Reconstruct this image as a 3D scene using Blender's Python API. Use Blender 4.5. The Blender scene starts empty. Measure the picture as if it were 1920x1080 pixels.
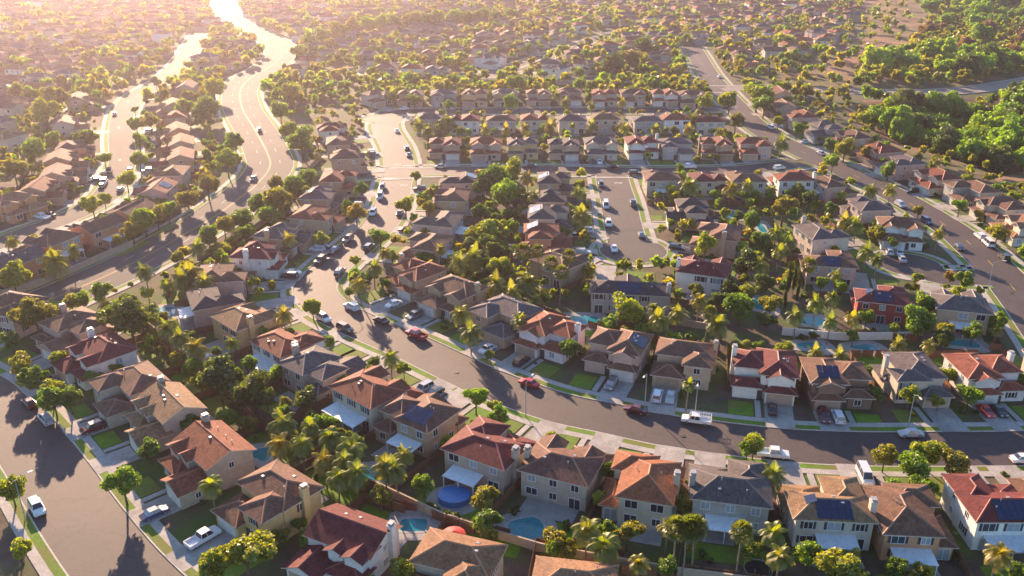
import bpy, math, random
import numpy as np
from mathutils import Vector, Matrix
R=math.radians
sc=bpy.context.scene
# ---------------------------------------------------------------- camera, sky, sun, exposure
cam_d=bpy.data.cameras.new('camera'); cam=bpy.data.objects.new('camera',cam_d); sc.collection.objects.link(cam)
cam_d.sensor_width=36.0; cam_d.lens=1680/1920*36.0; cam_d.clip_end=8000; cam_d.clip_start=0.5
cam.location=(0,0,93.5); cam.rotation_euler=(R(90-23.8),0,0); sc.camera=cam
SUN_AZ,SUN_EL=-22.0,16.5
world=bpy.data.worlds.new('World'); sc.world=world; world.use_nodes=True
wn=world.node_tree.nodes; wl=world.node_tree.links
sky=wn.new('ShaderNodeTexSky'); sky.sky_type='NISHITA'; sky.sun_disc=False
sky.sun_elevation=R(SUN_EL); sky.sun_rotation=R(SUN_AZ); sky.dust_density=0.4; sky.ozone_density=3.5
wl.new(sky.outputs[0],wn['Background'].inputs[0]); wn['Background'].inputs[1].default_value=0.095
sun_d=bpy.data.lights.new('sun','SUN'); sun_d.energy=5.0; sun_d.angle=R(0.6); sun_d.color=(1.0,0.69,0.45)
sun=bpy.data.objects.new('sun',sun_d); sc.collection.objects.link(sun)
sdir=Vector((math.sin(R(SUN_AZ))*math.cos(R(SUN_EL)),math.cos(R(SUN_AZ))*math.cos(R(SUN_EL)),math.sin(R(SUN_EL))))
sun.rotation_euler=sdir.to_track_quat('Z','Y').to_euler(); sun.location=(-150,300,250)
vs=sc.view_settings; vs.view_transform='Standard'; vs.look='None'; vs.gamma=1.0; vs.use_curve_mapping=False; vs.exposure=1.7
sc.cycles.use_denoising=True; sc.cycles.max_bounces=5; sc.cycles.diffuse_bounces=3; sc.cycles.transparent_max_bounces=6
sc.cycles.volume_bounces=1; sc.cycles.volume_step_rate=4; sc.cycles.caustics_reflective=False; sc.cycles.caustics_refractive=False
# positions in metres on the ground, camera foot at the origin
ROADS=[('curved', 11.0, [(-41.0, 317.6), (-40.8, 302.4), (-39.6, 279.0), (-40.7, 260.0), (-44.5, 242.6), (-49.3, 226.4), (-51.0, 212.0), (-45.3, 199.6), (-33.8, 188.4), (-22.2, 178.7), (-12.6, 169.8), (-4.4, 162.5), (8.5, 153.6), (18.7, 149.3), (28.4, 145.3), (37.1, 142.9), (51.3, 139.9), (65.7, 138.8), (80.4, 138.8), (94.2, 139.0), (108.4, 139.7)]), ('corner', 12.0, [(-123.9, 169.4), (-109.2, 159.2), (-94.9, 146.2), (-82.2, 132.3), (-68.9, 117.0), (-57.2, 104.7), (-46.2, 95.6), (-27.8, 86.3), (-3.9, 78.2), (27.4, 73.1)]), ('boulevard', 17.0, [(-354.3, 1110.1), (-293.2, 941.3), (-250.1, 815.7), (-218.7, 731.0), (-188.7, 677.8), (-159.6, 621.9), (-144.8, 574.0), (-142.2, 532.6), (-144.1, 496.5), (-139.7, 461.9), (-127.1, 421.0), (-112.2, 384.3), (-98.2, 348.9), (-90.4, 324.5), (-89.5, 302.4), (-91.4, 284.5), (-94.0, 266.9), (-98.1, 251.5), (-102.5, 235.5), (-108.2, 220.1), (-115.5, 205.3), (-121.7, 191.6), (-128.2, 176.7)]), ('west', 9.6, [(-227.3, 672.3), (-214.4, 614.9), (-202.1, 562.2), (-190.3, 496.5), (-189.5, 464.6), (-185.8, 432.6), (-176.6, 402.4), (-162.5, 365.8), (-148.9, 333.3), (-138.7, 299.3), (-136.8, 280.1), (-141.0, 263.4), (-146.7, 251.5), (-153.5, 235.1)]), ('cross', 10.5, [(-68.8, 309.5), (-56.0, 313.5), (-41.0, 317.6), (7.9, 319.6), (46.9, 317.6), (82.5, 319.6), (108.8, 328.9)]), ('culdesac', 11.5, [(36.3, 317.6), (35.6, 302.4), (35.2, 281.7), (34.2, 260.9), (33.6, 239.2)]), ('hook', 11.0, [(-41.0, 317.6), (-46.3, 348.9), (-55.2, 384.3), (-55.8, 404.5), (-49.7, 415.3), (10.0, 417.6), (60.1, 418.7), (106.8, 423.2)]), ('diagonal', 12.0, [(119.5, 608.1), (116.2, 572.0), (110.6, 512.3), (108.3, 468.7), (107.0, 426.7), (106.7, 394.1), (108.7, 370.3), (113.1, 350.5), (117.0, 335.6), (123.6, 313.5), (129.5, 289.1), (133.4, 257.6), (132.9, 239.2), (130.9, 220.1), (126.8, 197.5), (120.4, 169.4)]), ('stub', 11.0, [(109.2, 227.6), (114.8, 219.0), (127.6, 219.0)]), ('bridge', 13.5, [(108.6, 470.1), (134.8, 474.3), (156.5, 467.3), (175.4, 461.9), (201.1, 457.8), (230.8, 463.2), (256.2, 475.7), (294.5, 499.5), (350.2, 543.4)]), ('collector', 10.0, [(-96.5, 512.3), (-60.1, 510.7), (-17.9, 507.5), (41.1, 498.0), (92.4, 488.9), (108.6, 470.1)]), ('slant', 9.0, [(-17.9, 507.5), (3.2, 539.7), (31.1, 592.7), (55.3, 636.2), (87.8, 691.8)])]
BULBS=[('culdesac', 34.6, 238.4, 9.5), ('stub', 109.2, 227.6, 8.5), ('hook', -57.5, 402.4, 9.0)]
HOUSES=[('S', -70.4, 194.1, 114.7, 3, 0, 'pink', 'dark', 'p', 19.6),
('S', -60.4, 184.1, 135.7, 0, 0, 'yellow', 'tan', 'c', 16.1),
('S', -48.3, 172.6, 137.5, 0, 1, 'white', 'redbrown', 'pc', 15.9),
('S', -39.0, 162.9, 140.1, 3, 1, 'beige', 'gray', 'C', 17.4),
('S', -26.8, 152.0, 138.3, 0, 1, 'cream', 'redbrown', 'p', 17.2),
('S', -16.4, 143.7, 145.4, 3, 0, 'tan', 'brown', 'pS', 16.8),
('S', -3.6, 133.0, 149.6, 0, 0, 'beige', 'maroon', 'pc', 18.4),
('S', 9.1, 128.1, 157.1, 0, 1, 'beige', 'brown', 'C', 17.8),
('S', 22.1, 122.6, 164.5, 2, 0, 'cream', 'orange', 'c', 18.1),
('S', 35.7, 121.2, 168.1, 0, 1, 'gray', 'gray', 'pC', 16.0),
('S', 50.0, 116.9, 175.6, 3, 0, 'cream', 'tan', 'pcSR', 17.5),
('S', 61.5, 115.0, 175.6, 2, 1, 'salmon', 'brown', 'p', 18.6),
('S', 77.0, 116.9, 180.0, 3, 1, 'white', 'maroon', 'pcS', 16.4),
('S', 90.0, 118.7, 180.8, 0, 0, 'beige', 'brown', 'p', 14.7),
('N', -24.8, 211.3, -44.2, 4, 0, 'tan', 'redbrown', 'c', 17.2),
('N', -14.2, 198.8, -39.9, 0, 1, 'tan', 'brown', 'C', 15.1),
('N', -1.8, 187.3, -42.8, 0, 1, 'tan', 'gray', '', 14.7),
('N', 8.9, 178.6, -34.6, 4, 1, 'white', 'redbrown', 'C', 15.3),
('N', 22.8, 170.6, -22.9, 4, 0, 'pink', 'brown', 'R', 15.7),
('N', 36.3, 166.0, -15.4, 0, 0, 'tan', 'brown', 'C', 16.6),
('N', 51.7, 161.3, -11.9, 4, 0, 'white', 'maroon', 'c', 15.5),
('N', 65.3, 157.8, -4.4, 4, 1, 'brown', 'brown', 'SF', 13.4),
('N', 81.5, 160.0, 0.8, 2, 1, 'cream', 'gray', 'c', 15.7),
('N', 96.5, 160.4, 2.8, 4, 1, 'white', 'redbrown', 'C', 15.8),
('N', 112.0, 160.0, -10.1, 0, 0, 'beige', 'brown', '', 15.1),
('B', -116.9, 189.6, -19.1, 0, 0, 'beige', 'brown', '', 15.4),
('B', -98.9, 179.7, -34.8, 3, 0, 'pink', 'brown', 'c', 16.7),
('B', -87.7, 167.7, -42.3, 1, 1, 'white', 'maroon', 'c', 14.8),
('B', -75.6, 154.1, -47.6, 0, 1, 'beige', 'brown', '', 13.6),
('B', -65.2, 144.8, -49.0, 1, 0, 'beige', 'tan', 'c', 15.0),
('B', -53.0, 130.7, -46.4, 1, 0, 'beige', 'redbrown', 'c', 15.0),
('B', -38.9, 118.3, -39.6, 0, 0, 'yellow', 'brown', 'C', 16.1),
('B', -24.7, 107.9, -26.8, 1, 1, 'white', 'maroon', 'C', 14.7),
('B', -8.4, 101.8, -18.7, 0, 0, 'beige', 'tan', '', 14.9),
('B', 8.5, 96.8, -9.3, 0, 1, 'cream', 'tan', '', 14.4),
('M', 28.7, 200.5, 173, 8, 0, 'gray', 'dark', 'Sc', 28.1),
('M', 49.6, 213.1, 160, 0, 0, 'white', 'maroon', 'C', 19.2),
('M', 58.6, 239.4, 250, 0, 1, 'tan', 'brown', 'C', 13.8),
('M', 53.9, 261.2, 267, 3, 0, 'beige', 'dark', '', 13.9),
('T', 88.6, 196.3, 165, 0, 1, 'red', 'maroon', 'SR', 28.5),
('T', 105.5, 192.0, 165, 0, 0, 'tan', 'gray', 'p', 23.1),
('T', 83.5, 219.0, 170, 3, 0, 'pink', 'brown', 'S', 18.1),
('T', 88.1, 239.4, 100, 0, 1, 'cream', 'gray', 'C', 15.2),
('T', 112.7, 244.7, -12, 0, 1, 'white', 'brown', '', 8.5),
('Q', 50.6, 293.4, 181, 0, 0, 'beige', 'brown', 'p', 19.1),
('Q', 66.3, 294.7, 181, 3, 1, 'cream', 'maroon', '', 18.7),
('Q', 78.9, 292.2, 181, 0, 0, 'cream', 'brown', '', 21.9),
('Q', 95.0, 293.4, 181, 0, 1, 'white', 'redbrown', 'c', 23.6),
('R', 106.9, 288.5, 103.6, 0, 0, 'pink', 'brown', 'p', 16.1),
('R', 111.7, 264.3, 97.1, 3, 0, 'beige', 'gray', '', 14.7),
('P', -25.8, 339.8, 2.3, 4, 0, 'tan', 'maroon', '', 16.3),
('P', -9.9, 338.2, 1, 0, 1, 'beige', 'redbrown', '', 14.1),
('P', 4.1, 339.0, 1, 4, 1, 'yellow', 'gray', 'S', 14.3),
('P', 19.9, 338.2, 1, 4, 0, 'tan', 'dark', '', 13.9),
('P', 34.3, 338.2, 1, 0, 1, 'cream', 'gray', '', 14.7),
('P', 50.1, 339.8, 1, 4, 1, 'white', 'maroon', 'C', 16.7),
('P', 63.2, 338.2, 1, 0, 1, 'gray', 'gray', '', 14.4),
('P', 78.4, 338.2, 1, 4, 0, 'tan', 'redbrown', 'c', 13.6),
('P', 93.4, 339.0, 1, 0, 0, 'pink', 'redbrown', '', 9.4),
('O', -35.1, 382.4, 181, 0, 0, 'tan', 'gray', '', 13.5),
('O', -20.0, 379.4, 181, 3, 0, 'white', 'maroon', '', 27.4),
('O', -4.6, 380.4, 181, 0, 1, 'beige', 'brown', 'p', 31.1),
('O', 9.6, 379.4, 181, 3, 1, 'cream', 'redbrown', '', 32.7),
('O', 25.5, 379.4, 181, 0, 0, 'cream', 'gray', '', 33.0),
('O', 39.5, 380.4, 181, 0, 1, 'beige', 'brown', '', 32.3),
('O', 57.7, 380.4, 181, 3, 0, 'gray', 'gray', '', 32.7),
('O', 69.6, 380.4, 181, 0, 0, 'white', 'redbrown', '', 33.5),
('O', 83.6, 378.4, 181, 3, 1, 'cream', 'maroon', '', 36.9),
('L', -64.6, 431.9, 41.9, 0, 0, 'cream', 'brown', '', 16.8),
('L', -48.7, 431.9, 1, 4, 0, 'tan', 'brown', '', 11.0),
('L', -32.7, 430.7, 1, 0, 1, 'gray', 'gray', '', 9.2),
('L', -17.9, 430.7, 1, 4, 1, 'yellow', 'brown', '', 8.7),
('L', -3.1, 431.9, 1, 0, 0, 'tan', 'gray', '', 9.3),
('L', 12.8, 433.2, 1, 4, 0, 'beige', 'brown', '', 10.0),
('L', 27.6, 434.5, 1, 0, 1, 'tan', 'brown', '', 11.0),
('L', 44.1, 431.9, 1, 4, 1, 'beige', 'redbrown', '', 8.0),
('L', 58.2, 431.9, 1, 0, 0, 'tan', 'brown', '', 7.7),
('L', 73.3, 431.9, 1, 4, 0, 'white', 'redbrown', '', 6.4),
('L', 86.2, 429.4, 1, 0, 1, 'cream', 'brown', '', 2.6),
('W', -58.5, 292.8, 92.9, 0, 0, 'tan', 'redbrown', '', 12.7),
('W', -60.1, 273.9, 86.7, 3, 0, 'tan', 'gray', 'S', 14.7),
('W', -59.1, 256.1, 77.7, 0, 1, 'tan', 'redbrown', '', 11.6),
('W', -64.8, 239.4, 73.5, 3, 0, 'tan', 'gray', 'c', 13.1),
('W', -67.6, 223.6, 83.3, 4, 1, 'white', 'maroon', 'c', 12.3),
('W', -73.1, 208.9, 98.0, 0, 1, 'pink', 'brown', '', 16.8),
('V', -73.6, 362.3, 104.1, 4, 0, 'white', 'maroon', '', 17.7),
('V', -66.3, 341.5, 99.6, 0, 1, 'tan', 'brown', '', 15.5),
('V', -60.1, 319.8, 99.6, 4, 1, 'tan', 'brown', '', 13.0),
('E', -18.0, 291.5, -87.1, 3, 1, 'pink', 'dark', 'S', 16.7),
('E', -19.9, 271.7, 266.7, 0, 0, 'tan', 'brown', '', 14.6),
('E', -21.7, 250.3, 257.7, 3, 1, 'gray', 'gray', 'p', 15.1),
('E', -23.6, 231.7, 253.5, 0, 1, 'pink', 'brown', 'p', 17.6),
('K', 14.4, 291.5, 88.9, 0, 0, 'tan', 'dark', 'S', 15.2),
('K', 13.9, 271.7, 87.2, 3, 0, 'tan', 'dark', '', 15.0),
('K', 11.2, 255.2, 88.4, 0, 0, 'cream', 'gray', 'S', 17.1),
('K', 10.0, 239.4, 89.5, 3, 1, 'salmon', 'redbrown', 'S', 14.4),
('K', 12.9, 219.0, 134.3, 0, 0, 'tan', 'brown', '', 18.9),
('D', 127.7, 433.2, 268.2, 1, 0, 'tan', 'maroon', '', 14.5),
('D', 122.8, 406.9, 269.5, 1, 1, 'tan', 'brown', '', 10.0),
('D', 124.7, 385.4, -85.2, 0, 0, 'beige', 'redbrown', '', 11.2),
('D', 127.9, 364.1, -77.5, 3, 0, 'gray', 'gray', '', 11.4),
('D', 134.2, 349.9, -75.3, 0, 1, 'tan', 'brown', '', 14.3),
('D', 138.1, 328.8, -73.4, 4, 0, 'pink', 'redbrown', '', 12.3),
('D', 139.7, 312.6, -76.4, 3, 1, 'pink', 'gray', '', 9.4),
('D', 144.9, 295.9, -76.4, 0, 0, 'cream', 'redbrown', '', 10.6),
('D', 150.0, 280.8, -82.9, 3, 0, 'gray', 'brown', '', 13.3),
('D', 151.8, 264.3, -82.9, 4, 1, 'cream', 'brown', '', 13.1),
('D', 150.2, 247.0, 268.4, 0, 1, 'cream', 'tan', '', 11.1),
('X', -163.3, 448.9, -83.4, 1, 0, 'pink', 'brown', '', 19.4),
('X', -156.2, 408.0, -68.9, 1, 1, 'tan', 'tan', '', 16.2),
('X', -146.7, 383.4, -68.9, 1, 0, 'tan', 'orange', '', 16.3),
('X', -137.8, 360.4, -67.3, 1, 1, 'salmon', 'tan', '', 15.9),
('X', -129.5, 339.8, -71.5, 1, 0, 'tan', 'orange', '', 15.7),
('X', -123.5, 321.3, -73.3, 1, 0, 'tan', 'redbrown', '', 16.1),
('X', -118.6, 300.4, -84.3, 1, 0, 'beige', 'tan', '', 15.3),
('X', -116.6, 280.8, -88.0, 1, 1, 'pink', 'redbrown', 'S', 15.4),
('X', -116.8, 259.1, 255.9, 1, 0, 'salmon', 'brown', '', 19.7),
('X', -121.1, 245.7, 244.4, 1, 1, 'salmon', 'brown', 'p', 20.8),
('X', -128.8, 233.8, 247.5, 1, 0, 'salmon', 'brown', 'p', 18.5),
('X', -132.0, 219.8, 234.6, 1, 1, 'salmon', 'gray', '', 21.6),
('Y', -202.7, 420.9, 106.9, 1, 0, 'tan', 'tan', '', 14.8),
('Y', -187.7, 374.5, 111.1, 1, 1, 'beige', 'tan', '', 15.6),
('Y', -167.5, 335.0, 112.7, 1, 0, 'salmon', 'brown', '', 11.7),
('Y', -162.7, 316.9, 106.7, 1, 1, 'salmon', 'tan', '', 13.1),
('Y', -156.6, 300.4, 106.7, 1, 0, 'tan', 'brown', '', 12.0),
('Y', -154.8, 283.7, 95.7, 1, 1, 'tan', 'redbrown', '', 12.8),
('Y', -156.4, 268.5, 64.4, 1, 0, 'salmon', 'tan', '', 11.3),
('A', -14.0, 532.8, 57, 0, 0, 'white', 'gray', '', 6.1),
('A', 10.1, 581.1, 62, 0, 1, 'gray', 'gray', '', 8.7),
('A', 24.2, 502.9, 237, 0, 0, 'white', 'gray', '', 33.2),
('A', 38.3, 514.8, 237, 3, 0, 'cream', 'brown', '', 38.5),
('A', 59.1, 558.0, 242, 0, 1, 'gray', 'gray', '', 36.4),
('C', -54.6, 502.9, 175.7, 0, 0, 'white', 'redbrown', '', 2.4),
('C', -41.0, 499.6, 175.7, 3, 1, 'gray', 'gray', '', 4.6),
('C', -69.3, 502.9, 177.5, 0, 1, 'tan', 'brown', '', 3.2),
('C', -47.9, 548.0, -4.3, 3, 0, 'pink', 'redbrown', '', 33.1),
('C', -86.0, 546.1, -2.5, 0, 0, 'tan', 'gray', '', 29.2),
('Z', 166.7, 611.4, 170, 5, 0, 'white', 'gray', '', 41.3),
('Z', 187.5, 597.7, 185, 5, 1, 'white', 'dark', '', 62.7),
('Z', 204.7, 603.7, 170, 0, 0, 'white', 'tan', '', 79.3),
('Z', 82.4, 520.7, 160, 5, 1, 'tan', 'orange', '', 22.9),
('Z', 95.0, 561.7, 160, 5, 0, 'beige', 'brown', '', 14.1),
('Z', 154.6, 628.2, 160, 5, 0, 'tan', 'orange', '', 34.4),
('Z', 138.0, 578.1, 160, 5, 1, 'tan', 'orange', '', 15.2),
('Z', 182.2, 757.8, 5, 0, 0, 'tan', 'brown', '', 156.3),
('Z', 197.8, 757.8, 5, 3, 0, 'tan', 'brown', '', 162.9),
('Z', 212.6, 757.8, 5, 0, 1, 'beige', 'redbrown', '', 170.3),
('Z', 227.7, 757.8, 5, 3, 1, 'tan', 'brown', '', 178.7),
('Z', 243.8, 757.8, 5, 0, 0, 'beige', 'brown', '', 188.6)]
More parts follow.
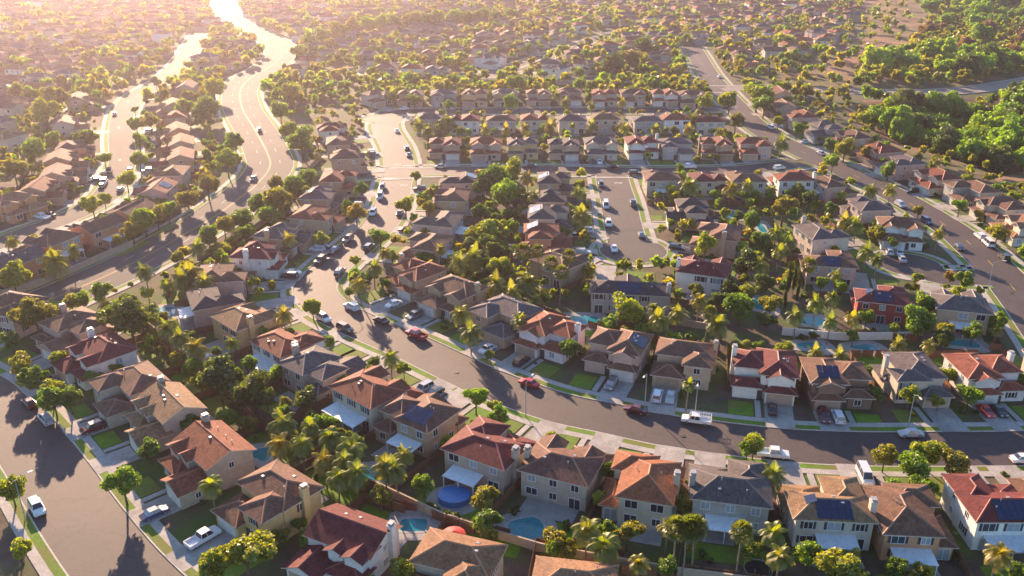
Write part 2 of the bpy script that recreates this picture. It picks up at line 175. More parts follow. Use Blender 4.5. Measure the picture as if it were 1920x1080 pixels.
TREES=[('b', -110.0, 175.4, 2.46, 3.97), ('b', -101.9, 164.7, 2.56, 4.1), ('b', -98.1, 156.6, 2.93, 4.59), ('b', -91.3, 154.4, 2.53, 4.07), ('b', -86.0, 150.5, 2.69, 4.27), ('b', -89.4, 146.1, 2.83, 4.45), ('b', -66.4, 121.3, 3.14, 4.87), ('b', -82.5, 121.6, 2.41, 3.91), ('b', -74.5, 107.9, 1.69, 2.99), ('b', -38.9, 104.2, 3.74, 5.66), ('b', -43.4, 102.0, 3.0, 4.67), ('b', -64.2, 133.7, 2.12, 3.54), ('b', -53.5, 144.1, 2.25, 3.7), ('b', -47.4, 192.8, 2.4, 3.9), ('b', -106.0, 195.7, 2.56, 4.1), ('b', -103.8, 197.2, 2.26, 3.71), ('b', -99.6, 198.5, 3.11, 4.82), ('b', -7.0, 150.4, 2.48, 4.0), ('b', -29.2, 167.5, 1.36, 2.57), ('b', -22.6, 164.2, 1.56, 2.82), ('b', -4.6, 171.1, 1.15, 2.31), ('b', -3.4, 149.9, 1.29, 2.49), ('b', 25.7, 186.3, 3.98, 5.99), ('b', 6.1, 109.8, 1.87, 3.22), ('b', 23.1, 104.0, 1.65, 2.93), ('b', 42.0, 138.0, 2.42, 3.92), ('b', 42.0, 134.5, 1.9, 3.25), ('b', 65.2, 131.3, 2.14, 3.56), ('b', 68.1, 126.8, 3.43, 5.25), ('b', 73.1, 131.6, 2.79, 4.41), ('b', 77.8, 152.0, 2.19, 3.63), ('b', 83.4, 151.4, 1.56, 2.83), ('b', 47.2, 100.9, 3.5, 5.34), ('b', 53.1, 189.6, 3.85, 5.82), ('b', 57.3, 200.0, 2.93, 4.59), ('b', 61.2, 192.5, 2.84, 4.47), ('b', 76.4, 179.2, 1.49, 2.74), ('b', 91.4, 182.0, 3.49, 5.33), ('b', 97.2, 192.5, 2.84, 4.47), ('b', 103.4, 179.8, 2.27, 3.73), ('b', 110.5, 183.5, 2.43, 3.93), ('b', -101.5, 310.1, 4.36, 6.51), ('b', -106.9, 338.7, 3.9, 5.89), ('b', -102.7, 245.2, 4.32, 6.46), ('b', -101.7, 255.1, 3.6, 5.48), ('b', -100.3, 260.4, 3.26, 5.02), ('b', -107.2, 239.8, 2.74, 4.33), ('b', -109.6, 237.8, 1.81, 3.15), ('b', -122.8, 205.8, 3.73, 5.65), ('b', -130.5, 292.3, 3.25, 5.01), ('b', -135.6, 317.0, 3.68, 5.58), ('b', -146.0, 344.1, 3.34, 5.13), ('b', -157.3, 370.6, 3.35, 5.14), ('b', -152.5, 373.3, 4.04, 6.07), ('b', -171.3, 404.7, 2.18, 3.61), ('b', -184.4, 467.5, 2.76, 4.36), ('b', -130.9, 266.0, 3.16, 4.88), ('b', -131.2, 275.3, 2.14, 3.57), ('b', -150.9, 322.7, 2.47, 3.98), ('b', -144.5, 286.4, 1.78, 3.1), ('b', -166.6, 343.9, 4.17, 6.24), ('b', -179.0, 342.0, 3.73, 5.65), ('b', -177.6, 324.4, 5.13, 7.58), ('b', -172.8, 300.9, 4.16, 6.23), ('b', -199.0, 379.8, 6.25, 8), ('b', -209.4, 410.3, 6.71, 8), ('b', -134.0, 390.2, 6.76, 8), ('b', -144.3, 396.2, 4.5, 6.69), ('b', -145.5, 439.3, 5.2, 7.67), ('b', -80.1, 334.5, 5.57, 8), ('b', -90.6, 357.8, 4.32, 6.45), ('b', -101.7, 391.1, 4.44, 6.62), ('b', -106.4, 427.3, 5.07, 7.49), ('b', -114.3, 450.0, 4.65, 6.91), ('b', -72.8, 265.5, 4.8, 7.11), ('b', -78.8, 265.7, 3.48, 5.32), ('b', -71.9, 283.2, 3.94, 5.94), ('b', -70.1, 295.3, 3.28, 5.05), ('b', -80.3, 250.2, 3.62, 5.5), ('b', -84.3, 247.4, 3.12, 4.84), ('b', -73.3, 256.6, 3.22, 4.97), ('b', -85.9, 237.8, 3.32, 5.1), ('b', -76.7, 242.2, 2.68, 4.26), ('b', -90.8, 225.7, 2.02, 3.41), ('b', -54.4, 239.4, 1.98, 3.35), ('b', -49.3, 280.9, 3.14, 4.86), ('b', -33.2, 299.5, 2.31, 3.78), ('b', -33.1, 265.3, 3.31, 5.09), ('b', -37.5, 238.8, 3.03, 4.71), ('b', -42.1, 223.8, 1.79, 3.12), ('b', -5.3, 285.4, 6.16, 8), ('b', 0.0, 295.0, 4.99, 7.38), ('b', -1.7, 271.6, 4.64, 6.89), ('b', -6.2, 243.9, 3.47, 5.3), ('b', -7.2, 234.7, 2.98, 4.66), ('b', -2.7, 212.6, 3.76, 5.7), ('b', 1.9, 456.6, 4.31, 6.44), ('b', -0.7, 415.8, 3.71, 5.63), ('b', -45.9, 416.9, 2.98, 4.65), ('b', -28.4, 414.6, 2.97, 4.63), ('b', 110.9, 412.7, 6.13, 8), ('b', 88.5, 412.5, 3.69, 5.59), ('b', 114.2, 380.1, 2.85, 4.49), ('b', 117.6, 364.6, 3.08, 4.78), ('b', 119.4, 338.9, 3.09, 4.79), ('b', 125.5, 330.2, 4.02, 6.04), ('b', 129.2, 307.1, 2.83, 4.45), ('b', 151.5, 382.3, 2.98, 4.66), ('b', 140.2, 267.0, 2.5, 4.03), ('b', 128.8, 263.4, 1.82, 3.15), ('b', 70.9, 250.5, 3.55, 5.4), ('b', 52.9, 229.3, 3.36, 5.16), ('b', 69.7, 233.5, 3.34, 5.13), ('b', 108.8, 239.7, 1.9, 3.26), ('b', 138.0, 242.2, 2.68, 4.26), ('b', 135.5, 225.7, 3.24, 5.0), ('b', 114.8, 208.5, 2.3, 3.76), ('b', 72.4, 213.5, 1.79, 3.12), ('b', 106.3, 410.5, 4.89, 7.24), ('b', 110.9, 399.9, 4.77, 7.08), ('b', 124.0, 435.5, 3.87, 5.84), ('b', 119.3, 317.1, 2.91, 4.56), ('b', -36.9, 211.0, 2.05, 3.44), ('b', -40.6, 204.2, 1.46, 2.7), ('b', -32.6, 226.2, 1.88, 3.23), ('b', 23.4, 290.8, 2.16, 3.59), ('b', 60.0, 310.3, 2.1, 3.51), ('b', 69.0, 322.3, 1.78, 3.1), ('b', -123.9, 605.0, 5.95, 8), ('b', -119.3, 630.0, 6.55, 8), ('b', -112.6, 651.5, 6.38, 8), ('b', -103.8, 668.5, 7.31, 8), ('b', -95.0, 674.3, 6.59, 8), ('b', -85.2, 680.3, 7.04, 8), ('b', -75.4, 683.3, 7.46, 8), ('b', -65.3, 689.4, 7.13, 8), ('b', -54.9, 692.5, 6.76, 8), ('b', -44.1, 698.8, 7.22, 8), ('b', -33.2, 705.2, 6.88, 8), ('b', -22.4, 711.7, 6.12, 8), ('b', -12.1, 705.2, 5.66, 8), ('b', 0.0, 725.0, 6.23, 8), ('b', -115.0, 582.6, 4.4, 6.56), ('b', -129.4, 587.1, 5.11, 7.55), ('b', -128.2, 550.4, 4.49, 6.68), ('d', -85.8, 181.1, 5.36, 7.78), ('d', -57.7, 154.3, 4.46, 6.54), ('d', -49.8, 149.9, 4.11, 6.07), ('d', -39.9, 150.7, 2.38, 3.82), ('d', 61.4, 217.4, 3.49, 5.25), ('d', 94.0, 175.0, 2.69, 4.21), ('d', 94.8, 273.2, 2.72, 4.26), ('d', 55.3, 496.9, 6.7, 8), ('d', 81.7, 562.3, 7.52, 8), ('d', 49.5, 196.4, 2.57, 4.06), ('d', 62.8, 205.8, 2.67, 4.19), ('d', -9.7, 259.2, 3.25, 4.93), ('d', -9.6, 283.5, 3.95, 5.85), ('d', -5.1, 227.0, 2.9, 4.48), ('d', -11.9, 234.1, 2.61, 4.11), ('d', -6.3, 216.0, 2.78, 4.33), ('d', 58.7, 185.0, 2.45, 3.9), ('d', 53.2, 201.7, 2.37, 3.8), ('d', -52.3, 148.4, 2.05, 3.4), ('d', -48.0, 151.8, 1.88, 3.19), ('d', -7.5, 211.6, 2.46, 3.92), ('o', -108.1, 183.3, 4.23, 6.32), ('o', 75.9, 127.7, 2.91, 4.56), ('o', -46.1, 258.0, 3.24, 4.99), ('o', -98.0, 282.9, 4.03, 6.05), ('o', -98.5, 272.8, 3.06, 4.75), ('o', 82.3, 258.2, 4.68, 6.95), ('o', 94.4, 374.0, 3.93, 5.92), ('o', 143.6, 438.8, 3.38, 5.18), ('o', 113.1, 213.5, 1.79, 3.12), ('o', 67.2, 523.1, 5.5, 8), ('o', 133.8, 327.6, 3.0, 4.67), ('o', -100.9, 317.1, 2.91, 4.56), ('o', -78.2, 287.2, 3.02, 4.71), ('p', -66.5, 167.4, 3.08, 6.2), ('p', -76.3, 177.0, 2.82, 6.2), ('p', -71.8, 172.3, 2.87, 6.2), ('p', -59.9, 169.8, 1.93, 6.2), ('p', -52.0, 183.6, 2.54, 6.2), ('p', -48.7, 119.9, 2.24, 6.2), ('p', -41.4, 138.3, 3.08, 6.2), ('p', -40.7, 131.4, 2.59, 6.2), ('p', -32.2, 133.1, 2.62, 6.2), ('p', -31.6, 126.3, 2.42, 6.2), ('p', -28.7, 122.1, 2.27, 6.2), ('p', -36.6, 131.4, 2.31, 6.2), ('p', -36.2, 136.5, 2.19, 6.2), ('p', -25.0, 163.1, 2.2, 6.2), ('p', -11.9, 184.4, 2.73, 6.2), ('p', -9.6, 174.4, 3.01, 6.2), ('p', 0.2, 181.6, 2.4, 6.2), ('p', 33.2, 181.6, 3.3, 6.2), ('p', -21.2, 124.8, 2.58, 6.2), ('p', -19.3, 124.2, 2.44, 6.2), ('p', -27.6, 130.1, 2.85, 6.2), ('p', -25.7, 122.8, 2.64, 6.2), ('p', -28.3, 126.3, 2.24, 6.2), ('p', 11.2, 108.6, 2.64, 6.2), ('p', 14.1, 105.0, 2.74, 6.2), ('p', 18.4, 101.0, 1.75, 6.2), ('p', 42.6, 122.8, 2.46, 6.2), ('p', 39.1, 107.4, 2.38, 6.2), ('p', 38.6, 102.7, 2.15, 6.2), ('p', 70.3, 103.2, 2.32, 6.2), ('p', 45.6, 178.9, 3.26, 6.2), ('p', 64.5, 183.0, 2.41, 6.2), ('p', 71.0, 190.2, 2.49, 6.2), ('p', 71.1, 180.2, 2.14, 6.2), ('p', 75.7, 193.2, 2.02, 6.2), ('p', 76.7, 181.6, 2.16, 6.2), ('p', 34.2, 151.7, 1.66, 6.2), ('p', -119.4, 215.0, 4.28, 6.2), ('p', -109.5, 222.6, 2.13, 6.2), ('p', -137.5, 230.6, 2.34, 6.2), ('p', -84.9, 226.6, 2.89, 6.2), ('p', -93.0, 209.7, 2.7, 6.2), ('p', -80.9, 207.9, 4.16, 6.2), ('p', -61.3, 232.7, 2.51, 6.2), ('p', -33.7, 221.8, 2.13, 6.2), ('p', -35.4, 211.4, 2.59, 6.2), ('p', -37.2, 201.2, 2.48, 6.2), ('p', 5.4, 291.4, 2.87, 6.2), ('p', -9.8, 218.8, 4.2, 6.2), ('p', -13.1, 215.0, 3.11, 6.2), ('p', 20.6, 253.0, 3.97, 6.2), ('p', 18.7, 273.8, 2.55, 6.2), ('p', 6.7, 271.0, 2.53, 6.2), ('p', -19.3, 224.6, 2.01, 6.2), ('p', -3.9, 201.2, 3.26, 6.2), ('p', 3.9, 202.8, 3.29, 6.2), ('p', 0.0, 196.4, 2.88, 6.2), ('p', -57.1, 427.5, 3.81, 6.2), ('p', -26.9, 372.8, 4.48, 6.2), ('p', 77.1, 377.7, 4.08, 6.2), ('p', 103.8, 337.5, 3.69, 6.2), ('p', 121.8, 276.6, 2.57, 6.2), ('p', 115.8, 276.6, 3.0, 6.2), ('p', 99.4, 243.6, 3.07, 6.2), ('p', 96.8, 247.3, 2.72, 6.2), ('p', 71.0, 279.5, 3.46, 6.2), ('p', 58.5, 282.4, 3.93, 6.2), ('p', 74.3, 237.0, 2.63, 6.2), ('p', 95.3, 216.9, 2.23, 6.2), ('p', 94.6, 222.6, 2.84, 6.2), ('p', 120.0, 237.0, 2.25, 6.2), ('p', -10.8, 358.8, 2.81, 6.2), ('p', -2.2, 358.8, 2.81, 6.2), ('p', 5.4, 360.6, 2.83, 6.2), ('p', 15.3, 363.3, 3.28, 6.2), ('p', 33.1, 366.1, 2.86, 6.2), ('p', 45.6, 360.6, 2.83, 6.2), ('p', 58.4, 358.8, 2.81, 6.2), ('p', 71.4, 358.8, 2.81, 6.2), ('p', 36.1, 403.9, 2.65, 6.2), ('p', 24.4, 409.6, 2.68, 6.2), ('p', 50.0, 409.6, 2.68, 6.2), ('p', 21.2, 419.0, 2.74, 6.2), ('p', -34.4, 356.1, 3.22, 6.2), ('p', -38.6, 366.1, 3.31, 6.2), ('p', 83.4, 354.3, 2.78, 6.2), ('p', 92.5, 446.8, 3.17, 6.2), ('p', 60.0, 440.2, 3.13, 6.2), ('p', 16.1, 453.7, 3.22, 6.2), ('p', -21.9, 433.8, 2.57, 6.2), ('p', 71.1, 222.6, 2.56, 6.2), ('p', 63.7, 213.2, 2.47, 6.2), ('p', 43.9, 191.7, 2.51, 6.2), ('p', 37.6, 184.4, 2.43, 6.2), ('p', -82.1, 204.5, 3.31, 6.2), ('p', -75.6, 202.8, 2.96, 6.2), ('p', 77.8, 282.4, 2.45, 6.2), ('f', 23.9, 105.1, 1.94, 9.0), ('f', 25.4, 104.9, 2.01, 9.0), ('f', 27.0, 106.0, 2.03, 9.0), ('f', 33.2, 104.5, 1.78, 9.0), ('f', 2.8, 215.5, 2.41, 9.0), ('f', 8.3, 217.4, 1.94, 9.0), ('f', 9.6, 207.4, 2.0, 9.0), ('f', 14.3, 212.5, 2.04, 9.0), ('f', 73.6, 206.4, 2.12, 9.0), ('f', 42.9, 178.5, 1.76, 9.0), ('f', 11.7, 201.2, 1.95, 9.0), ('c', 69.3, 205.6, 0.93, 5.0), ('c', 71.1, 207.3, 0.87, 5.0), ('c', 70.1, 200.7, 0.78, 5.0), ('c', 65.1, 194.4, 0.76, 5.0), ('s', -68.3, 131.4, 1.22, 1.0), ('s', -9.5, 118.4, 1.13, 1.0), ('s', -13.6, 120.8, 1.32, 1.0), ('s', -12.2, 119.5, 1.13, 1.0), ('s', -10.9, 118.8, 1.04, 1.0), ('s', -16.7, 122.6, 0.89, 1.0), ('s', -6.9, 117.5, 0.86, 1.0), ('s', 76.2, 184.8, 1.23, 1.0), ('s', 78.8, 185.3, 1.11, 1.0), ('s', 81.1, 184.8, 1.35, 1.0), ('s', 83.9, 185.9, 1.11, 1.0), ('s', 85.9, 184.5, 1.23, 1.0), ('s', 88.7, 185.3, 1.11, 1.0), ('s', 90.7, 184.2, 1.23, 1.0), ('s', 69.2, 183.9, 1.47, 1.0), ('s', 66.3, 182.6, 1.22, 1.0), ('s', 83.2, 127.0, 0.82, 1.0), ('s', 86.1, 130.1, 0.84, 1.0), ('s', 21.2, 188.7, 1.5, 1.0), ('s', 32.0, 185.3, 1.48, 1.0), ('s', 34.9, 179.9, 1.44, 1.0), ('s', 47.4, 182.6, 1.22, 1.0), ('s', 43.3, 179.9, 1.32, 1.0)]
CARS=[('suv', 'silver', -91.5, 146.3, 'corner'), ('sedan', 'maroon', -97.8, 152.3, 'corner'), ('suv', 'maroon', -78.9, 145.3, 'drive'), ('pickup', 'white', -49.1, 113.6, 'drive'), ('suv', 'white', -79.0, 120.3, 'corner'), ('sedan', 'navy', -72.7, 105.5, 'drive'), ('suv', 'white', -44.5, 193.4, 'curved'), ('sedan', 'grey', -99.9, 165.6, 'drive'), ('suv', 'white', -37.8, 200.7, 'curved'), ('sedan', 'white', -29.4, 201.0, 'drive'), ('sedan', 'black', -30.7, 192.2, 'curved'), ('suv', 'grey', -23.5, 194.9, 'drive'), ('suv', 'black', -38.4, 187.9, 'curved'), ('pickup', 'red', -22.7, 183.3, 'curved'), ('sedan', 'white', -5.7, 177.2, 'drive'), ('suv', 'black', 2.5, 171.0, 'drive'), ('sedan', 'red', 3.5, 162.0, 'curved'), ('suv', 'grey', 20.3, 161.3, 'drive'), ('sedan', 'maroon', 24.0, 150.9, 'curved'), ('suv', 'white', 29.5, 156.6, 'drive'), ('sedan', 'silver', 31.9, 156.2, 'drive'), ('suv', 'silver', -19.3, 160.7, 'drive'), ('sedan', 'black', -17.3, 159.6, 'drive'), ('sedan', 'black', 52.0, 151.5, 'drive'), ('suv', 'maroon', 61.7, 151.1, 'drive'), ('suv', 'white', 64.2, 151.3, 'drive'), ('sedan', 'silver', 74.9, 143.7, 'curved'), ('pickup', 'white', 47.3, 136.3, 'curved'), ('sedan', 'red', 91.9, 151.7, 'drive'), ('sedan', 'black', 94.0, 152.3, 'drive'), ('van', 'white', 61.5, 129.6, 'drive'), ('sedan', 'white', 91.8, 134.8, 'curved'), ('sedan', 'navy', -91.9, 306.9, 'boulevard'), ('suv', 'black', -107.9, 377.2, 'boulevard'), ('sedan', 'white', -60.2, 223.8, 'drive'), ('suv', 'black', -64.7, 217.5, 'drive'), ('suv', 'white', -57.3, 237.6, 'drive'), ('suv', 'black', -52.0, 229.5, 'curved'), ('sedan', 'grey', -50.0, 237.2, 'curved'), ('suv', 'white', -143.6, 303.0, 'west'), ('sedan', 'black', -142.7, 298.0, 'west'), ('sedan', 'grey', -133.3, 294.3, 'west'), ('suv', 'black', -146.4, 316.2, 'west'), ('pickup', 'white', -150.9, 268.7, 'drive'), ('sedan', 'white', -153.2, 310.8, 'drive'), ('sedan', 'black', -150.7, 304.9, 'drive'), ('suv', 'white', -151.0, 369.8, 'drive'), ('sedan', 'silver', -148.9, 363.6, 'drive'), ('suv', 'grey', -131.9, 316.2, 'drive'), ('sedan', 'black', -138.0, 319.0, 'west'), ('sedan', 'grey', -182.6, 408.5, 'west'), ('sedan', 'black', -152.2, 269.7, 'drive'), ('sedan', 'silver', -26.5, 319.0, 'cross'), ('suv', 'white', -57.7, 354.1, 'drive'), ('suv', 'grey', -53.4, 336.5, 'drive'), ('sedan', 'white', -48.7, 377.2, 'hook'), ('suv', 'black', -40.9, 348.3, 'hook'), ('sedan', 'navy', -39.5, 338.8, 'hook'), ('suv', 'black', -43.0, 296.8, 'curved'), ('van', 'white', -43.2, 286.7, 'curved'), ('suv', 'white', -44.0, 269.7, 'curved'), ('sedan', 'black', -35.9, 269.7, 'curved'), ('suv', 'black', -34.3, 299.9, 'drive'), ('suv', 'silver', -50.4, 280.4, 'drive'), ('sedan', 'maroon', -31.9, 254.9, 'drive'), ('sedan', 'silver', -28.2, 293.7, 'drive'), ('suv', 'black', -40.1, 239.3, 'curved'), ('suv', 'grey', -48.2, 246.2, 'curved'), ('sedan', 'black', -48.5, 241.8, 'drive'), ('suv', 'black', -43.9, 220.8, 'curved'), ('suv', 'black', 30.8, 299.9, 'culdesac'), ('van', 'white', 30.3, 277.1, 'culdesac'), ('suv', 'white', 28.5, 259.7, 'culdesac'), ('sedan', 'white', 24.6, 238.0, 'culdesac'), ('pickup', 'grey', 38.5, 279.3, 'culdesac'), ('sedan', 'grey', 39.1, 249.8, 'culdesac'), ('suv', 'white', 22.2, 256.3, 'drive'), ('sedan', 'black', 19.2, 247.5, 'drive'), ('suv', 'silver', 20.0, 231.5, 'drive'), ('suv', 'black', 41.7, 232.3, 'drive'), ('pickup', 'white', 39.9, 224.5, 'drive'), ('suv', 'black', 44.4, 312.1, 'cross'), ('sedan', 'black', 37.5, 321.8, 'cross'), ('sedan', 'white', 32.2, 329.0, 'drive'), ('sedan', 'black', 29.8, 329.0, 'drive'), ('sedan', 'grey', 6.9, 321.8, 'cross'), ('sedan', 'white', -52.3, 425.4, 'hook'), ('pickup', 'white', 65.4, 321.1, 'cross'), ('suv', 'white', 98.0, 321.8, 'cross'), ('suv', 'white', 107.6, 382.9, 'diagonal'), ('sedan', 'silver', 117.9, 340.4, 'diagonal'), ('suv', 'silver', 129.0, 278.2, 'diagonal'), ('suv', 'navy', 130.4, 262.1, 'diagonal'), ('sedan', 'black', 129.1, 239.7, 'diagonal'), ('suv', 'white', 139.0, 248.4, 'diagonal'), ('van', 'white', 138.5, 242.7, 'diagonal'), ('suv', 'white', 107.0, 233.5, 'drive'), ('sedan', 'white', 109.8, 233.1, 'drive'), ('sedan', 'silver', 104.1, 230.7, 'drive'), ('suv', 'grey', 100.3, 425.4, 'diagonal'), ('sedan', 'white', 114.9, 500.0, 'diagonal'), ('suv', 'black', 136.4, 231.9, 'diagonal'), ('suv', 'black', 139.9, 294.9, 'drive'), ('sedan', 'white', 125.8, 360.9, 'drive')]
POOLS=[('kidney', 2.6, 116.0, 2.6, 3.3), ('above', -9.7, 123.6, 2.5, 2.1), ('kidney', -85.4, 197.5, 3.4, 3.0), ('kidney', -69.6, 176.2, 3.1, 2.3), ('rect', 17.2, 192.4, 3.6, 2.6), ('kidney', 71.8, 192.1, 2.8, 2.8), ('kidney', 67.6, 179.5, 2.8, 2.0), ('kidney', 79.3, 178.7, 2.6, 1.7), ('kidney', 102.4, 180.6, 3.1, 2.1), ('kidney', 69.5, 269.4, 2.5, 3.5), ('kidney', -24.2, 131.1, 3.0, 2.2), ('kidney', -45.4, 137.0, 1.6, 2.4), ('kidney', 61.5, 201.5, 1.9, 4.3), ('rect', 76.0, 257.6, 1.1, 4.3), ('kidney', 102.0, 282.8, 1.8, 2.2), ('rect', -15.9, 117.0, 2.2, 1.6)]
ZONES={'forest': [(182.4, 490.4), (244.5, 582.2), (307.4, 677.8), (404.1, 916.2), (537.1, 916.2), (308.7, 509.1), (260.6, 496.5), (209.5, 478.6)], 'canyon': [(150.7, 374.8), (176.2, 421.0), (204.9, 441.2), (277.7, 453.9), (202.0, 318.9), (179.8, 329.6), (167.5, 353.0)], 'hill': [(136.6, 481.5), (181.1, 552.6), (213.9, 582.2), (271.4, 737.4), (372.7, 995.6), (451.7, 995.6), (311.4, 691.8), (244.5, 582.2), (179.3, 481.5)], 'scrub': [(152.9, 426.7), (177.7, 438.7), (211.9, 451.3), (276.3, 451.3), (192.8, 302.4), (169.7, 308.9), (162.8, 337.1), (150.1, 364.1)], 'far': [(-248.9, 333.3), (-792.8, 1161.8), (432.4, 1161.8), (271.4, 737.4), (208.8, 582.2), (137.9, 509.1), (101.9, 509.1), (-24.7, 525.7), (-88.2, 464.6), (-152.9, 478.6), (-219.2, 525.7), (-236.8, 509.1), (-236.0, 471.5), (-217.4, 409.8), (-199.5, 365.8), (-182.4, 318.9), (-183.6, 299.3), (-197.6, 256.1)]}
WALLS=[('white', 1.9, [(62.3, 185.1), (75.5, 182.4), (91.0, 182.9)]), ('tan', 2.0, [(-134.3, 200.6), (-123.6, 211.0), (-118.1, 221.6), (-113.0, 233.5), (-107.7, 246.1)]), ('tan', 1.8, [(-24.8, 127.4), (-17.8, 122.5), (-10.8, 117.6)]), ('tan', 1.7, [(-10.4, 117.6), (-2.5, 113.7), (4.5, 110.6), (14.6, 107.8), (25.5, 105.0), (36.1, 103.0)]), ('tan', 2.0, [(-74.9, 487.4), (-25.8, 485.9), (36.8, 478.6), (91.9, 470.1)]), ('tan', 1.9, [(-84.8, 187.9), (-75.8, 178.0), (-66.7, 167.0)]), ('tan', 1.9, [(-74.9, 302.4), (-73.4, 333.3), (-81.7, 364.1)]), ('tan', 1.8, [(46.1, 187.3), (35.5, 191.9), (28.2, 194.5)]), ('tan', 1.8, [(-87.5, 231.1), (-81.0, 244.8), (-74.2, 268.4), (-74.9, 302.4)])]
LAMPS=[(-81.0, 117.0), (124.4, 210.3), (49.4, 318.9), (-8.6, 520.6), (75.3, 140.8), (38.2, 490.4), (34.6, 145.7), (-46.9, 212.0), (24.2, 148.1), (4.2, 152.0), (-100.1, 312.1), (104.7, 464.6)]
TEXTS=[('STOP', -43.0, 327.4, 3.141592653589793), ('STOP', -37.7, 299.3, 0.0), ('STOP', 37.4, 302.4, 0.0)]
GUTTERS=[(0, (-51.4, 321.7), (-29.3, 322.4), 1.6), (0, (-49.4, 307.5), (-32.4, 308.9), 1.8), (0, (30.2, 310.2), (42.1, 310.2), 1.6), (0, (102.2, 477.1), (118.0, 477.1), 1.6), (0, (100.3, 459.2), (116.6, 459.2), 1.6)]
PARASOL=(-9.1, 112.3)
TRAMP=(36.9, 105.9)
rng=random.Random(7); nr=np.random.default_rng(11)
COL=sc.collection
# ---------------------------------------------------------------- helpers
class MB:
    def __init__(s): s.v=[]; s.f=[]; s.m=[]; s.uv=[]
    def add(s,pts,faces,m=0,uvs=None):
        b=len(s.v); s.v+= [tuple(p) for p in pts]
        for i,f in enumerate(faces):
            s.f.append([b+k for k in f]); s.m.append(m)
            s.uv.append(uvs[i] if uvs else [(0,0)]*len(f))
    def box(s,x0,x1,y0,y1,z0,z1,m=0,bottom=True):
        p=[(x0,y0,z0),(x1,y0,z0),(x1,y1,z0),(x0,y1,z0),(x0,y0,z1),(x1,y0,z1),(x1,y1,z1),(x0,y1,z1)]
        f=[(0,1,5,4),(1,2,6,5),(2,3,7,6),(3,0,4,7),(4,5,6,7)]
        if bottom: f.append((3,2,1,0))
        s.add(p,f,m)
    def tube(s,a,b,ra,rb,n=6,m=0):
        a=Vector(a);b=Vector(b);q=(b-a).to_track_quat('Z','Y')
        p=[a+q@Vector((ra*math.cos(6.2832*i/n),ra*math.sin(6.2832*i/n),0)) for i in range(n)]+[b+q@Vector((rb*math.cos(6.2832*i/n),rb*math.sin(6.2832*i/n),0)) for i in range(n)]
        s.add(p,[(i,(i+1)%n,n+(i+1)%n,n+i) for i in range(n)]+[tuple(range(n,2*n))],m)
    def mesh(s,name,mats):
        me=bpy.data.meshes.new(name); me.from_pydata(s.v,[],s.f)
        for x in mats: me.materials.append(x)
        me.polygons.foreach_set('material_index',s.m)
        if any(u[0]!=(0,0) or u[-1]!=(0,0) for u in s.uv):
            l=me.uv_layers.new(name='UVMap'); l.data.foreach_set('uv',[c for u in s.uv for q in u for c in q])
        me.update(); return me
def ob(name,data,parent=None,loc=(0,0,0),rot=0.0,color=None,scale=None):
    o=bpy.data.objects.new(name,data); COL.objects.link(o)
    if parent is not None: o.parent=parent
    o.location=loc
    if isinstance(rot,(tuple,list)): o.rotation_euler=rot
    elif rot: o.rotation_euler=(0,0,rot)
    if scale is not None: o.scale=scale
    if color is not None: o.color=(*color,1)
    return o
def struct(o,kind='structure'): o['kind']=kind; return o
def tag(o,label,cat,group=None):
    o['label']=label; o['category']=cat
    if group: o['group']=group
    return o
def npmesh(name,verts,quads,mats,mi=None,col=None):
    me=bpy.data.meshes.new(name); n=len(quads); k=quads.shape[1]
    me.vertices.add(len(verts)); me.vertices.foreach_set('co',verts.astype(np.float32).ravel())
    me.loops.add(n*k); me.loops.foreach_set('vertex_index',quads.astype(np.int32).ravel())
    me.polygons.add(n); me.polygons.foreach_set('loop_start',np.arange(0,n*k,k,dtype=np.int32))
    for x in mats: me.materials.append(x)
    if mi is not None: me.polygons.foreach_set('material_index',mi.astype(np.int32))
    if col is not None:
        a=me.color_attributes.new('Col','FLOAT_COLOR','POINT'); a.data.foreach_set('color',col.astype(np.float32).ravel())
    me.update(calc_edges=True); me.validate(); return me
# ---------------------------------------------------------------- materials
def new_mat(name):
    m=bpy.data.materials.new(name); m.use_nodes=True; nt=m.node_tree; return m,nt,nt.nodes['Principled BSDF']
def N(nt,t,**kw):
    n=nt.nodes.new(t)
    for k,v in kw.items():
        if k in n.inputs: n.inputs[k].default_value=v
        else: setattr(n,k,v)
    return n
def mixc(nt,blend,fac,a,b):
    n=nt.nodes.new('ShaderNodeMix'); n.data_type='RGBA'; n.blend_type=blend
    for k,x in ((0,fac),(6,a),(7,b)):
        if hasattr(x,'is_output'): nt.links.new(x,n.inputs[k])
        else: n.inputs[k].default_value=x if k==0 else (*x,1) if len(x)==3 else x
    return n.outputs[2]
def noise(nt,scale,detail=4,vec=None,lo=0.3,hi=0.7,a=(0,0,0),b=(1,1,1)):
    n=N(nt,'ShaderNodeTexNoise',Scale=scale,Detail=detail)
    if vec is not None: nt.links.new(vec,n.inputs['Vector'])
    r=nt.nodes.new('ShaderNodeValToRGB'); r.color_ramp.elements[0].position=lo; r.color_ramp.elements[1].position=hi
    r.color_ramp.elements[0].color=(*a,1); r.color_ramp.elements[1].color=(*b,1)
    nt.links.new(n.outputs[0],r.inputs[0]); return r.outputs[0]
def pos(nt): return nt.nodes.new('ShaderNodeNewGeometry').outputs['Position']
